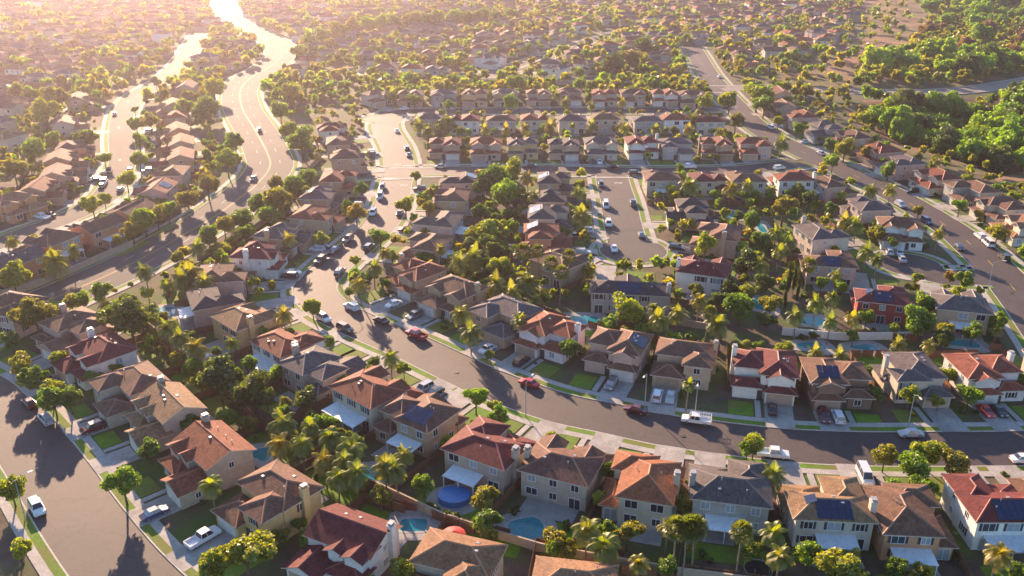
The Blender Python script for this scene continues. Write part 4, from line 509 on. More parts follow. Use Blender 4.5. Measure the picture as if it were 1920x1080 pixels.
def house_meshes(v,mir):
    if (v,mir) in HM: return HM[(v,mir)]
    ms=[mirx(m_,mir) for m_ in VAR[v]['m']]; g=ms[VAR[v]['g']]; r=MB(); w=MB()
    for x0,x1,y0,y1,z,k in ms:
        add_roof(r,(x0,x1,y0,y1,z,k),mir); zt=z+OV*PITCH-.12
        w.box(x0,x1,y0,y1,0,zt,0,False)
        if k=='gx':
            hz=zt+(y1-y0)/2*PITCH; cy=(y0+y1)/2; w.add([(x0,y0,zt),(x0,y1,zt),(x0,cy,hz),(x1,y0,zt),(x1,y1,zt),(x1,cy,hz)],[(0,2,1),(3,4,5)])
        if k=='gy':
            hz=zt+(x1-x0)/2*PITCH; cx=(x0+x1)/2; w.add([(x0,y0,zt),(x1,y0,zt),(cx,y0,hz),(x0,y1,zt),(x1,y1,zt),(cx,y1,hz)],[(0,1,2),(3,5,4)])
    wins=[]; rr=random.Random(v*7+mir+3)
    def free(x,y,z,me_):
        for m_ in ms:
            if m_ is me_: continue
            top=m_[4]+(1.3 if m_[4]<4 else 3)
            if m_[0]-.5<x<m_[1]+.5 and m_[2]-.5<y<m_[3]+.5 and z-.8<top: return False
        return True
    for m_ in ms:
        x0,x1,y0,y1,ze,k=m_
        for zc in ((1.55,4.25) if ze>4 else (1.5,)):
            for nx,ny,L in ((0,-1,x1-x0),(0,1,x1-x0),(-1,0,y1-y0),(1,0,y1-y0)):
                n=max(1,int(L/(2.9 if ny else 4.2)))
                for i in range(n):
                    t=(i+.5)/n*L
                    x,y=(x0+t,(y0 if ny<0 else y1)) if ny else ((x0 if nx<0 else x1),y0+t)
                    if m_ is g and ny<0: continue
                    if not free(x+nx*.4,y+ny*.4,zc,m_) or rr.random()<(.12 if ny else .35): continue
                    kd=rr.choice('aab') if ny else rr.choice('acc')
                    if ny>0 and zc<2 and rr.random()<.35: kd='d'
                    z=zc if kd!='d' else 1.06
                    wins.append((kd,x,y,z,math.atan2(nx,-ny)))
    HM[(v,mir)]=(r.mesh('roof',[M['roof'],M['trim'],M['ridge']]),w.mesh('wall',[M['stucco']]),wins,ms,g); return HM[(v,mir)]
def vary(c,a=.10):
    k=1+rng.uniform(-a,a); return tuple(max(.01,min(.9,x*k*(1+rng.uniform(-.04,.04)))) for x in c)
HB=[]  # placed houses for tests
ORD='first second third fourth fifth sixth seventh eighth ninth tenth eleventh twelfth thirteenth fourteenth fifteenth sixteenth seventeenth eighteenth nineteenth twentieth twenty-first twenty-second twenty-third twenty-fourth twenty-fifth twenty-sixth twenty-seventh twenty-eighth'.split()
ROWN={'S':'on the near side of the curved street','N':'on the far side of the curved street','B':'along the bottom corner street','M':'around the central cul-de-sac','T':'around the short right-hand dead end','Q':'backing onto yards below the cross street','R':'left of the right diagonal street','P':'facing the camera above the cross street','O':'in the second row above the cross street','L':'in the third row above the cross street','W':'left of the crescent bend','V':'left of the hooked upper street','E':'right of the crescent bend','K':'left of the central cul-de-sac','D':'right of the diagonal street','X':'between the boulevard and its parallel street','Y':'on the outer side of the left street','A':'by the far slanting street','C':'above the far collector road','Z':'on the far upper right rise'}
def loc2w(h,x,y):
    c,s=math.cos(h['r']),math.sin(h['r']); return h['x']+c*x-s*y,h['y']+s*x+c*y
def w2loc(h,x,y):
    c,s=math.cos(h['r']),math.sin(h['r']); dx,dy=x-h['x'],y-h['y']; return c*dx+s*dy,-s*dx+c*dy
def pad(name,h,x0,x1,y0,y1,z,mat):
    mb=MB(); p=[loc2w(h,*q) for q in ((x0,y0),(x1,y0),(x1,y1),(x0,y1))]
    mb.add([(*q,z) for q in p]+[(*q,0) for q in p],[(0,1,2,3),(0,4,5,1),(1,5,6,2),(2,6,7,3),(3,7,4,0)])
    return struct(ob(name,mb.mesh(name,[mat])))
def house(x,y,rot,v,mir,wc,rc,fl,lod,label,group,name='house'):
    rm,wm,wins,ms,g=house_meshes(v,mir); rot=R(rot)
    h=dict(x=x,y=y,r=rot,ms=ms,g=g,lab=label); HB.append(h)
    root=ob(name,None,None,(x,y,0),rot); tag(root,label,'house',group); root.empty_display_size=.1; root.scale=(rng.uniform(.96,1.05),rng.uniform(.95,1.06),rng.uniform(.94,1.06))
    W=vary(WALLC[wc]); C=vary(ROOFC[rc]); h['o']=root
    ob('wall',wm,root,color=W); rf=ob('roof',rm,root,color=C)
    gx=(g[0]+g[1])/2; gd=rng.choice([(.62,.60,.56),(.62,.60,.56),(.45,.33,.24),tuple(q*.8 for q in W)]); h['gx']=gx
    ob('garage_door',GDOOR,root,(gx,g[2],0),0,gd)
    if lod<2:
        fx=g[1]+.9 if gx<0 else g[0]-.9
        fy=max([m_[2] for m_ in ms if m_[0]<fx<m_[1]] and [min(m_[2] for m_ in ms if m_[0]<fx<m_[1])] or [g[2]])
        ob('front_door',FDOOR,root,(fx,fy,0))
    sh=rng.random()<.4
    for kd,wx,wy,wz,a in wins:
        if lod==2 and (wz<2.2 or rng.random()<.3): continue
        if lod==0:
            o=ob('window',WM[kd],root,(wx,wy,wz),a); ob('pane',WP[kd],o)
            if sh and kd in 'ab':
                for s in (-1,1): ob('shutter',SHUT,o,(s*(WIN[kd][0]/2+.3),0,0))
        else: ob('window',WS[kd],root,(wx,wy,wz),a)
    mm=ms[0]
    if 'c' in fl or 'C' in fl:
        s=-1 if 'c' in fl else 1; cxx=(min(q[0] for q in ms if q[4]>4)-.3 if s<0 else max(q[1] for q in ms if q[4]>4)+.3)
        o=ob('chimney',CHIM,root,(cxx,(mm[2]+mm[3])/2+rng.uniform(0,2.2),0),0,W); ob('chimney_cap',CCAP,o,(0,0,7.6))
    if lod==0:
        for _ in range(rng.randint(2,4)):
            px=rng.uniform(mm[0]+2.5,mm[1]-2.5); t=rng.uniform(.4,2.2)*rng.choice((1,1,-1))
            if mm[5]=='hx' or mm[5]=='gx': py=(mm[2]+mm[3])/2+t; pz=mm[4]+((mm[3]-mm[2])/2+OV-abs(t))*PITCH
            else: cx=(mm[0]+mm[1])/2; px=cx+t; py=rng.uniform(mm[2]+4,mm[3]-4); pz=mm[4]+((mm[1]-mm[0])/2+OV-abs(t))*PITCH
            ob(*rng.choice([('vent_pipe',PIPE),('roof_vent',RVENT)]),root,(px,py,pz-.06))
    ymax=max(q[3] for q in ms)
    if 'p' in fl:
        i=rng.choice((0,1,0)) if lod==0 else 0; w_=(6.0,9.0,4.2)[i]; d_=(3.2,3.6,3.0)[i]; px=(mm[0]+mm[1])/2+rng.uniform(-1,1)
        yb=mm[3]; o=ob('patio_cover',PATIO[i],root,(px,yb,0))
        for k in range(4 if i==1 else 3): ob('post',POST,o,(-w_/2+.15+(w_-.3)*k/(3 if i==1 else 2),d_-.1,0))
    def solar(dx,dy,nc,nr_):
        x0,x1,y0,y1,z,k=mm; a=math.atan(PITCH); ca,sa=math.cos(a),math.sin(a)
        half=((y1-y0) if dy else (x1-x0))/2+OV; cx=(x0+x1)/2;cy=(y0+y1)/2; off=0
        for r_ in range(nr_):
            for c_ in range(nc):
                u=(c_-(nc-1)/2)*1.06+off; t=half*.50+(r_-(nr_-1)/2)*1.72*ca    # t: distance in from eave
                zz=z+t*PITCH+.07; dd=half-t
                if dy: ob('solar_panel',SOLAR,root,(cx+u,cy+dy*dd,zz),(-dy*a,0,0))
                else: ob('solar_panel',SOLAR,root,(cx+dx*dd,cy+u,zz),(-a*1.0,0,-math.pi/2*dx) )
    if 'S' in fl and lod<2: solar(0,-1 if 'F' in fl else 1,rng.choice((4,5)),2)
    if 'R' in fl and lod<2:
        if mm[5]=='hy': solar(1,0,4,2)
        else: solar(1,0,2,1)
    return h
def yard(h,curb,lod):
    g=h['g']; gx=h['gx']; fy=g[2]; c=max(-fy+4.5,min(curb,26)); lx=-7.0; rx=7.0
    if lod<3:
        pad('driveway',h,gx-2.75,gx+2.75,-c,fy+.1,.134,M['drive'])
        s=1 if gx<0 else -1; a,b=(gx+3.0,rx) if s>0 else (lx,gx-3.0)
        wx=a+1.0 if s>0 else b-1.0
        f2=min(m_[2] for m_ in h['ms'])
        if rng.random()<.96:
            pad('lawn',h,a+.1 if s<0 else a+1.9,b-1.9 if s<0 else b-.1,-c+3.3,fy-.4,.10,M['grass'])
            pad('path',h,wx-.55,wx+.55,-c+3.3,fy+.6,.112,M['concrete'])
    h['curb']=c
    if lod<2:
        yb=max(m_[3] for m_ in h['ms']); d=rng.uniform(3,4.5)
        pad('patio',h,-5+rng.uniform(0,2),5-rng.uniform(0,3),yb-.1,yb+d,.06,M['patio'])
        if rng.random()<.75: pad('lawn',h,-6.2,6.2,yb+d+.3,yb+d+rng.uniform(3.5,6),.05,M['grass'])
cnt={}; 
for (k,x,y,rot,v,mir,wc,rc,fl,curb) in HOUSES:
    i=cnt.get(k,0); cnt[k]=i+1; lod=0 if y<225 else (1 if y<470 else 2)
    if v==0 and i%3==1: v=6
    if v==3 and i%2==1: v=7
    if v==1 and i%4==2: v=6
    lab=f"{WALLN[wc]} house with {ROOFN[rc]} roof, {ORD[i]} {ROWN[k]}"
    h=house(x,y,rot,v,mir,wc,rc,fl,lod,lab,'houses of the suburb'); h['row']=k; h['i']=i
    yard(h,curb,lod)
# far tract: rows of houses on warped streets, the largest as things, the rest as one mass
far=[]
for j in range(-6,18):
    for i in range(-34,34):
        for side in (0,1):
            u=i*16.5+rng.uniform(-1.2,1.2)+(j%3)*4; w_=430+j*46+side*20+10*math.sin(u*.011+j)
            a=R(-16) if u<-60 else R(5); 
            x=u*math.cos(a)-(w_-430)*math.sin(a)*.35; y=w_+u*math.sin(a)*.9*(1 if u<-60 else .3)
            if not inpoly(x,y,ZONES['far']) or road_dist(x,y)<10.5: continue
            if any((x-h['x'])**2+(y-h['y'])**2<15.5**2 for h in HB) or any((x-q[0])**2+(y-q[1])**2<13.5**2 for q in far): continue
            if rng.random()<.06: continue
            far.append((x,y,math.degrees(a)+(180 if side==0 else 0)+rng.uniform(-7,7)))
far.sort(key=lambda q:q[0]**2+q[1]**2)
nfar=max(0,300-len(HB)); WCH=['cream','beige','tan','tan','white','pink','gray']; RCH=['brown','brown','redbrown','gray','tan','orange']
for x,y,r in far[:nfar]:
    wc=rng.choice(WCH); rc=rng.choice(RCH); s='left' if x<-120 else ('upper middle' if x<110 else 'upper right')
    h=house(x,y,r,rng.choice((0,0,3,5,5,1)),rng.randint(0,1),wc,rc,'',2,f"{WALLN[wc]} house with {ROOFN[rc]} roof in hazy {s} distance",'houses in the hazy distance'); h['row']=None
    yard(h,14,2)
fv=[];ff=[];fc=[];nb=0
for x,y,r in far[nfar:]:
    v=rng.choice((0,3,5,1)); ms=VAR[v]['m'][:3]; W=vary(WALLC[rng.choice(WCH)]); C=vary(ROOFC[rng.choice(RCH)]); c,s=math.cos(R(r)),math.sin(R(r))
    for m_ in ms:
        p,fs=roof_polys(*m_); 
        for f in fs:
            ff.append([nb+len(fv)*0+q for q in ([len(fv)+i for i in range(len(f))]+([len(fv)+len(f)-1] if len(f)==3 else []))])
            for i in f: fv.append((x+c*p[i][0]-s*p[i][1],y+s*p[i][0]+c*p[i][1],p[i][2])); fc.append((*C,1))
        x0,x1,y0,y1,z,_=m_; q=[(x0,y0),(x1,y0),(x1,y1),(x0,y1)]
        for i in range(4):
            a,b=q[i],q[(i+1)%4]; ff.append([len(fv)+t for t in range(4)])
            for (px,py),pz in ((a,0),(b,0),(b,z+.1),(a,z+.1)): fv.append((x+c*px-s*py,y+s*px+c*py,pz)); fc.append((*W,1))
if fv:
    mb=bpy.data.meshes.new('distant_houses'); mb.from_pydata(fv,[],[f if f[-1]!=f[-2] else f[:3] for f in ff]); mb.materials.append(M['farcol'])
    a=mb.color_attributes.new('Col','FLOAT_COLOR','POINT'); a.data.foreach_set('color',np.array(fc,np.float32).ravel())
    o=struct(ob('distant_houses',mb),'stuff'); tag(o,'mass of small houses fading into the bright far haze','houses')
FARB=far
print('houses',len(HB),'far mass',len(far)-nfar)
GRID={}
for h in HB: GRID.setdefault((int(h['x']//20),int(h['y']//20)),[]).append(h)
for q in far[nfar:]: GRID.setdefault((int(q[0]//20),int(q[1]//20)),[]).append(dict(x=q[0],y=q[1],r=R(q[2]),ms=VAR[0]['m'],far=1))
def in_house(x,y,mrg=.5):
    gx,gy=int(x//20),int(y//20)
    for i in (-1,0,1):
        for j in (-1,0,1):
            for h in GRID.get((gx+i,gy+j),()):
                lx,ly=w2loc(h,x,y)
                for m_ in h['ms']:
                    if m_[0]-mrg<lx<m_[1]+mrg and m_[2]-mrg<ly<m_[3]+mrg: return h
    return None
def near_house(x,y):
    return min(HB,key=lambda h:(h['x']-x)**2+(h['y']-y)**2)
def on_drive(x,y,mrg=.4):
    gx,gy=int(x//20),int(y//20)
    for i in (-1,0,1):
        for j in (-1,0,1):
            for h in GRID.get((gx+i,gy+j),()):
                if 'curb' not in h: continue
                lx,ly=w2loc(h,x,y)
                if abs(lx-h['gx'])<2.75+mrg and -h['curb']-.5<ly<h['g'][2]: return True
    return False
# ---------------------------------------------------------------- bridge road over the canyon
Q,hw=RP['bridge']; i0=int(np.argmax(Q[:,0]>175)); root=ob('road_bridge',None,None,(float(Q[i0,0]),float(Q[i0,1]),0)); tag(root,'pale concrete road bridge crossing the wooded canyon','bridge')
rx,ry=float(Q[i0,0]),float(Q[i0,1])
for s in (-1,1):
    A=offs(Q,s*(hw+.1))[i0:]-np.array((rx,ry)); B=offs(Q,s*(hw+.5))[i0:]-np.array((rx,ry)); pm=MB(); wm_=MB()
    for k in range(len(A)-1):
        pm.add([(*A[k],.0),(*A[k+1],.0),(*B[k+1],.0),(*B[k],.0),(*A[k],.45),(*A[k+1],.45),(*B[k+1],.45),(*B[k],.45)],[(4,5,6,7),(0,4,5,1)[::-1],(3,2,6,7)])
        wm_.add([(*B[k],.0),(*B[k+1],.0),(*B[k+1],-11.5),(*B[k],-11.5)],[(0,1,2,3)])
    ob('parapet',pm.mesh('parapet',[M['concrete']]),root); ob('side_wall',wm_.mesh('side_wall',[M['tanwall']]),root)
# ---------------------------------------------------------------- walls and fences
def seg_wall(P,name,h,mat,lab,cat,step=4.0,thick=.2):
    P=[Vector((*p,0)) for p in P]; root=ob(name,None,None,P[0]); tag(root,lab,cat)
    pan={}
    for a,b in zip(P,P[1:]):
        L=(b-a).length; n=max(1,round(L/step)); l=L/n; key=round(l,2); ang=math.atan2(b.y-a.y,b.x-a.x)
        if key not in pan:
            mb=MB(); mb.box(.02,l-.02,-thick/2,thick/2,0,h-.08); mb.box(0,l-.001,-thick/2-.05,thick/2+.05,h-.08,h); pan[key]=mb.mesh('wall_panel',[mat])
        for k in range(n):
            p=a+(b-a)*(k/n)
            if road_dist(p.x,p.y)<.4: continue
            ob('wall_panel',pan[key],root,p-P[0],ang)
WL_LAB=['white garden wall between pools behind the far-side houses','long tan block wall along the boulevard beside orange-tan houses','tan block wall beside the palm pool yard','tan rear wall below the kidney pool at bottom centre','long tan wall beside the far collector road','tan wall between back yards at lower left','tan wall behind the houses by the hooked street','tan wall at the rear of the middle cul-de-sac yards','tan wall along the boulevard edge above the crescent','tan wall on the inner side of the boulevard bend']
for (n,hh,P),lab in zip(WALLS,WL_LAB): seg_wall(P,'block_wall',hh,M['whitewall' if n=='white' else 'tanwall'],lab,'wall')
PXY=[(q[1],q[2],max(q[3],q[4])) for q in POOLS]
FP=MB()
for k in range(8): FP.box(k*.3+.01,k*.3+.285,-.02,.02,.05,1.75+.02*(k%2))
FP.box(-.05,.05,-.05,.05,0,1.85); FP.box(.05,2.35,.02,.06,.4,.5); FP.box(.05,2.35,.02,.06,1.3,1.4); FPM=FP.mesh('fence_panel',[M['wood']])
for h in HB:
    if h['row'] is None or h['y']>330 or h['row'] in 'Z': continue
    root=ob('wooden_fence',None,None,(h['x'],h['y'],0),h['r']); yb=max(m_[3] for m_ in h['ms']); n=0
    back={'P':6,'S':11.5,'B':8.5}.get(h['row'],8.0)
    for (ax,ay,bx,by) in ((-7.1,-1,-7.1,yb+back),(-7.1,yb+back,7.1,yb+back)):
        L=math.hypot(bx-ax,by-ay); k=int(L/2.4); a=math.atan2(by-ay,bx-ax)
        for t in range(k):
            lx=ax+(bx-ax)*t/k; ly=ay+(by-ay)*t/k; wx,wy=loc2w(h,lx+(bx-ax)/k/2,ly+(by-ay)/k/2)
            if in_house(wx,wy,.9) or road_dist(wx,wy)<3.6 or on_drive(wx,wy) or any((wx-a_)**2+(wy-b_)**2<(c_+.8)**2 for a_,b_,c_ in PXY): continue
            ob('fence_panel',FPM,root,(lx,ly,0),a); n+=1
    if n: tag(root,f"wooden yard fence of {ORD[h['i']]} house {ROWN[h['row']]}",'fence','back yard fences')
    else: bpy.data.objects.remove(root)
# ---------------------------------------------------------------- pools
POOLXY=[]
def pool(k,x,y,rx,ry,lab):
    POOLXY.append((x,y,max(rx,ry)+1)); root=ob('swimming_pool',None,None,(x,y,0)); tag(root,lab,'pool','back yard pools')
    n=28; P=[]
    for i in range(n):
        t=6.2832*i/n; r=1.0
        if k=='kidney': r=1+.16*math.cos(2*t+.6)-.14*math.cos(3*t)
        if k=='rect': c,s=math.cos(t),math.sin(t); r=1/max(abs(c),abs(s))**.75
        P.append((rx*r*math.cos(t),ry*r*math.sin(t)))
    top=1.2 if k=='above' else .1
    w=MB(); w.add([(a,b,top-.012) for a,b in P],[tuple(range(n))]); 
    c=MB(); e=1.0 if k=='above' else 1.0
    ex=.25 if k=='above' else .5
    O=[(a*(1+ex/rx),b*(1+ex/ry)) for a,b in P]
    c.add([(a,b,top) for a,b in P]+[(a,b,top) for a,b in O]+[(a,b,0) for a,b in O]+[(a,b,top-.06) for a,b in P],[f for i in range(n) for f in ((i,(i+1)%n,n+(i+1)%n,n+i)[::-1],(n+i,n+(i+1)%n,2*n+(i+1)%n,2*n+i)[::-1],(i,(i+1)%n,3*n+(i+1)%n,3*n+i))])
    ob('coping',c.mesh('coping',[M['bluevinyl' if k=='above' else 'concrete']]),root)
    ob('water',w.mesh('water',[M['bluevinyl' if k=='above' else 'water']]),root)
    d=MB(); D=[(a*(1+2.2/rx),b*(1+2.2/ry)) for a,b in P]; d.add([(a,b,.085) for a,b in D]+[(a,b,0) for a,b in D],[tuple(range(n))]+[(i,n+i,n+(i+1)%n,(i+1)%n) for i in range(n)])
    ob('deck',d.mesh('deck',[M['patio']]),root,(0,0,-.01))
PL=['turquoise kidney pool in the bottom centre back yard','oval blue above-ground pool behind a maroon-roofed house','pool beside the large dark tree at left','pool below palms in the left yards','long turquoise pool behind the white red-roofed house','pool in the pink-paved garden','left pool below the white garden wall','right pool below the white garden wall','pool at far right behind the houses','small pool below the cross street houses','pool under palms behind the solar-roofed house','narrow pool hidden behind lower left palms','pool among the middle garden trees','narrow pool beside the yellow-green tree','small pool behind the second row at right','plunge pool beside the maroon gabled house']
for (k,x,y,rx,ry),lab in zip(POOLS,PL): pool(k,x,y,rx,ry,lab)
# ---------------------------------------------------------------- vegetation
def quads(c,size,nrm_bias=None,aspect=1.0):
    n=len(c); a=nr.normal(size=(n,3)); 
    if nrm_bias is not None: a=a*.8+nrm_bias
    a/=np.linalg.norm(a,axis=1)[:,None]; b=nr.normal(size=(n,3)); u=np.cross(a,b); u/=np.linalg.norm(u,axis=1)[:,None]; v=np.cross(a,u)
    s=size if np.ndim(size) else np.full(n,size); u=u*s[:,None]*.5; v=v*s[:,None]*.5*aspect
    V=np.stack([c-u-v,c+u-v,c+u+v,c-u+v],1).reshape(-1,3); return V,np.arange(4*n).reshape(n,4)
def crown_pts(n,lobes=11,flat=.85,seed=0):
    r=np.random.default_rng(seed); L=r.normal(size=(lobes,3)); L/=np.linalg.norm(L,axis=1)[:,None]; L*=r.uniform(.3,.8,size=(lobes,1)); L[:,2]*=flat; L[0]=(0,0,.1)
    rad=r.uniform(.2,.44,size=lobes); rad[0]=.52; i=r.integers(0,lobes,n); d=r.normal(size=(n,3)); d/=np.linalg.norm(d,axis=1)[:,None]
    c=L[i]+d*(rad[i]*r.uniform(.55,1.08,n))[:,None]; c[:,2]=np.maximum(c[:,2],-.62); return c,d
CROWN=[]
for s in range(8):
    c,d=crown_pts(4200,11+3*(s%4),.75+.08*(s%4),s+1); V,Qd=quads(c,nr.uniform(.055,.125,len(c)),d*.7); CROWN.append(npmesh('crown',V,Qd,[M['leaf']]))
SHR=[]
for s in range(4):
    c,d=crown_pts(420,7,.8,s+40); V,Qd=quads(c,nr.uniform(.2,.34,len(c)),d*.7); SHR.append(npmesh('shrub',V,Qd,[M['leaf']]))
c,d=crown_pts(900,12,.9,77); c=np.stack([c[:,0]*(1-.75*np.clip((c[:,2]+1)/2,0,1)),c[:,1]*(1-.75*np.clip((c[:,2]+1)/2,0,1)),c[:,2]],1); V,Qd=quads(c,nr.uniform(.14,.24,len(c))); CYP=npmesh('crown',V,Qd,[M['leaf']])
def trunk_mesh(mat,limbs):
    mb=MB(); mb.tube((0,0,0),(.02,.01,.7),.07,.05,7); 
    if limbs:
        for k in range(5): a=k*1.26; mb.tube((.02,.01,.62),(.42*math.cos(a),.42*math.sin(a),1.05+.1*(k%2)),.04,.015,5)
    return mb.mesh('trunk',[mat])
TRK=trunk_mesh(M['bark'],True)
mb=MB()
for k in range(6): mb.tube((.012*math.sin(k*2),.01*math.cos(k),k/6),(.012*math.sin(k*2+2),.01*math.cos(k+1),(k+1)/6),.05-.004*k,.046-.004*k,7)
PTRK=mb.mesh('trunk',[M['palmbark']])
def palm_crown(seed,nf=24):
    r=random.Random(seed); V=[];F=[]
    for f in range(nf):
        a=f*2.399+r.uniform(-.2,.2); el=R(80-112*(f/nf)**.9+r.uniform(-10,10)); L=r.uniform(.8,1.15); nseg=10
        p=Vector((0,0,0)); dirv=Vector((math.cos(a)*math.cos(el),math.sin(a)*math.cos(el),math.sin(el))); side=Vector((-math.sin(a),math.cos(a),0)); pts=[p.copy()]
        for k in range(nseg):
            p=p+dirv*(L/nseg); dirv=(dirv+Vector((0,0,-.225))).normalized(); pts.append(p.copy())
        for k in range(1,nseg+1):
            q=pts[k]; t=(pts[k]-pts[k-1]).normalized(); ll=.30*math.sin(math.pi*(.15+.8*k/nseg))+.05
            for s in (-1,1):
                for h in (0,.33,.66):
                    o=q-t*(L/nseg)*h; e=o+side*s*ll*.85+t*ll*.45-Vector((0,0,ll*.45)); w=t*.019
                    b=len(V); V+=[o-w,o+w,e+w*.3,e-w*.3]; F.append((b,b+1,b+2,b+3))
            b=len(V); w=side*.014; V+=[pts[k-1]-w,pts[k-1]+w,pts[k]+w,pts[k]-w]; F.append((b,b+1,b+2,b+3))
    return npmesh('fronds',np.array([tuple(v) for v in V]),np.array(F),[M['leaf']])
def fan_crown(seed):
    r=random.Random(seed); V=[];F=[]
    for f in range(46):
        a=f*2.399; el=R(80-135*(f/46)); c0=Vector((math.cos(a)*math.cos(el),math.sin(a)*math.cos(el),math.sin(el))); q=c0.to_track_quat('Z','Y'); st=c0*.5
        for k in range(9):
            b=math.radians(-75+150*k/8); d=q@Vector((math.sin(b),.25*math.cos(b*2)-.1,math.cos(b))); e=st+d*.5; w=q@Vector((math.cos(b),0,-math.sin(b)))*.05
            n=len(V); V+=[st-w*.3,st+w*.3,st+d*.32+w,st+d*.32-w]; F.append((n,n+1,n+2,n+3)); n=len(V); V+=[st+d*.32-w,st+d*.32+w,e+Vector((0,0,-.08))+w*.2,e+Vector((0,0,-.08))-w*.2]; F.append((n,n+1,n+2,n+3))
    return npmesh('fronds',np.array([tuple(v) for v in V]),np.array(F),[M['leaf']])
PALM=[palm_crown(s) for s in range(4)]; FAN=[fan_crown(s) for s in range(2)]
LEAFC={'g':[(.17,.29,.018),(.21,.31,.02),(.14,.25,.02)],'m':[(.17,.10,.085),(.14,.09,.075)],'b':[(.16,.25,.016),(.12,.21,.02),(.22,.26,.02),(.10,.17,.022),(.21,.21,.025)],'d':[(.06,.10,.02),(.075,.105,.02)],'o':[(.24,.17,.02),(.17,.16,.025)],'p':[(.20,.21,.02),(.15,.18,.02),(.25,.22,.02),(.16,.19,.022)],'f':[(.10,.125,.025),(.12,.135,.025)],'c':[(.035,.06,.018)],'s':[(.10,.15,.018),(.14,.17,.02),(.065,.10,.02)]}
KN={'g':('canyon_tree','tree'),'m':('canyon_tree','tree'),'b':('broadleaf_tree','tree'),'d':('dark_tree','tree'),'o':('olive_tree','tree'),'p':('queen_palm','palm'),'f':('fan_palm','palm'),'c':('cypress_tree','tree'),'s':('shrub','shrub')}
ADJ={'B':'small bushy tree','b':'leafy green tree','d':'dark green tree','o':'yellow-olive tree','p':'feathery palm','f':'tall fan palm','c':'slim dark cypress','s':'round shrub'}
PLANTS=[]
def plant(k,x,y,r,hc,z0=0.0,simple=False,name=None,label=None,group=None):
    c=vary(rng.choice(LEAFC[k]),.18); nm,cat=KN[k]; a=rng.uniform(0,6.28)
    if k=='s':
        o=ob(name or nm,rng.choice(SHR),None,(x,y,z0+r*.6),a,c,(r,r,r*.8))
    elif k in 'bdocmg':
        o=ob(name or nm,None,None,(x,y,z0),a); ch=hc
        if not simple: ob('trunk',TRK,o,(0,0,0),0,None,(r*.95,r*.95,max(.8,hc*.85)))
        if k=='c': ob('crown',CYP,o,(0,0,hc),0,c,(r,r,hc*.95))
        else: ob('crown',rng.choice(CROWN),o,(0,0,hc),0,c,(r*rng.uniform(.95,1.25),r*rng.uniform(.95,1.25),r*rng.uniform(.85,1.2)))
    else:
        o=ob(name or nm,None,None,(x,y,z0),(rng.gauss(0,.035),rng.gauss(0,.035),a)); H=max(3.0,hc-.1*r); ob('trunk',PTRK,o,(0,0,0),0,None,(3.4,3.4,H))
        rr=r*1.12; ob('fronds',rng.choice(PALM if k=='p' else FAN),o,(0,0,H),0,c,(rr,rr,rr))
    PLANTS.append((o,k,x,y,r)); o['category']=cat
    if label: o['label']=label; 
    o['group']=group or {'tree':'garden and street trees','palm':'garden palms','shrub':'garden shrubs'}[cat]
    return o
for k,x,y,r,hc in TREES:
    if in_house(x,y,.2):   # slide out of a house footprint
        for t in range(1,40):
            a=t*2.4; d=.35*t; 
            if not in_house(x+d*math.cos(a),y+d*math.sin(a),.3): x+=d*math.cos(a); y+=d*math.sin(a); break
    if road_dist(x,y)<.3:
        for t in range(1,40):
            a=t*2.4; d=.3*t
            if road_dist(x+d*math.cos(a),y+d*math.sin(a))>.4 and not in_house(x+d*math.cos(a),y+d*math.sin(a),.3): x+=d*math.cos(a); y+=d*math.sin(a); break
    plant(k,x,y,r,hc,canyon_z(x,y))
OCC={}
def occ(x,y,r):
    for i in range(-1,2):
        for j in range(-1,2):
            for (a,b,c) in OCC.get((int(x//8)+i,int(y//8)+j),()):
                if (a-x)**2+(b-y)**2<((c+r)*.62)**2: return True
    return False
def occ_add(x,y,r): OCC.setdefault((int(x//8),int(y//8)),[]).append((x,y,r))
for (o,k,x,y,r) in list(PLANTS): occ_add(x,y,r)
def ok(x,y,r,rd=4.0,hm=.8):
    return not(road_dist(x,y)<rd or in_house(x,y,hm) or on_drive(x,y) or any((x-a)**2+(y-b)**2<c*c or (x-a)**2+(y-b+3)**2<(c+1.5)**2 for a,b,c in POOLXY) or occ(x,y,r))
# canyon and upper right wood
n=0
for zone,num,rr in (('canyon',80,(4.5,8.5)),('forest',100,(5.0,9.0))):
    P=ZONES[zone]; xs=[p[0] for p in P]; ys=[p[1] for p in P]; t=0; m_=0
    while t<3000 and m_<num:
        t+=1; x=rng.uniform(min(xs),max(xs)); y=rng.uniform(min(ys),max(ys)); r=rng.uniform(*rr)
        if not inpoly(x,y,P) or road_dist(x,y)<(13+r if zone=='canyon' else 3+r) or occ(x,y,r*.8): continue
        m_+=1; occ_add(x,y,r*.72); bare=zone=='forest' and 560<y<650 and rng.random()<.45
        kk='m' if (zone=='forest' and 560<y<690 and x>200 and rng.random()<.7) else ('d' if rng.random()<.12 else 'g'); fx=(x/y-.36)/.24; sz='large' if r>7 else ('mid-sized' if r>5.8 else 'small'); plant(kk,x,y,r,r*.8+.6,canyon_z(x,y),False,'canyon_tree',f"{sz} {dict(m='brownish bare',d='dark green',g='bright green')[kk]} tree in {'left' if fx<.33 else 'middle' if fx<.66 else 'right'} part of {'canyon wood below bridge' if zone=='canyon' else 'wood beyond bridge'}",'canyon wood trees')
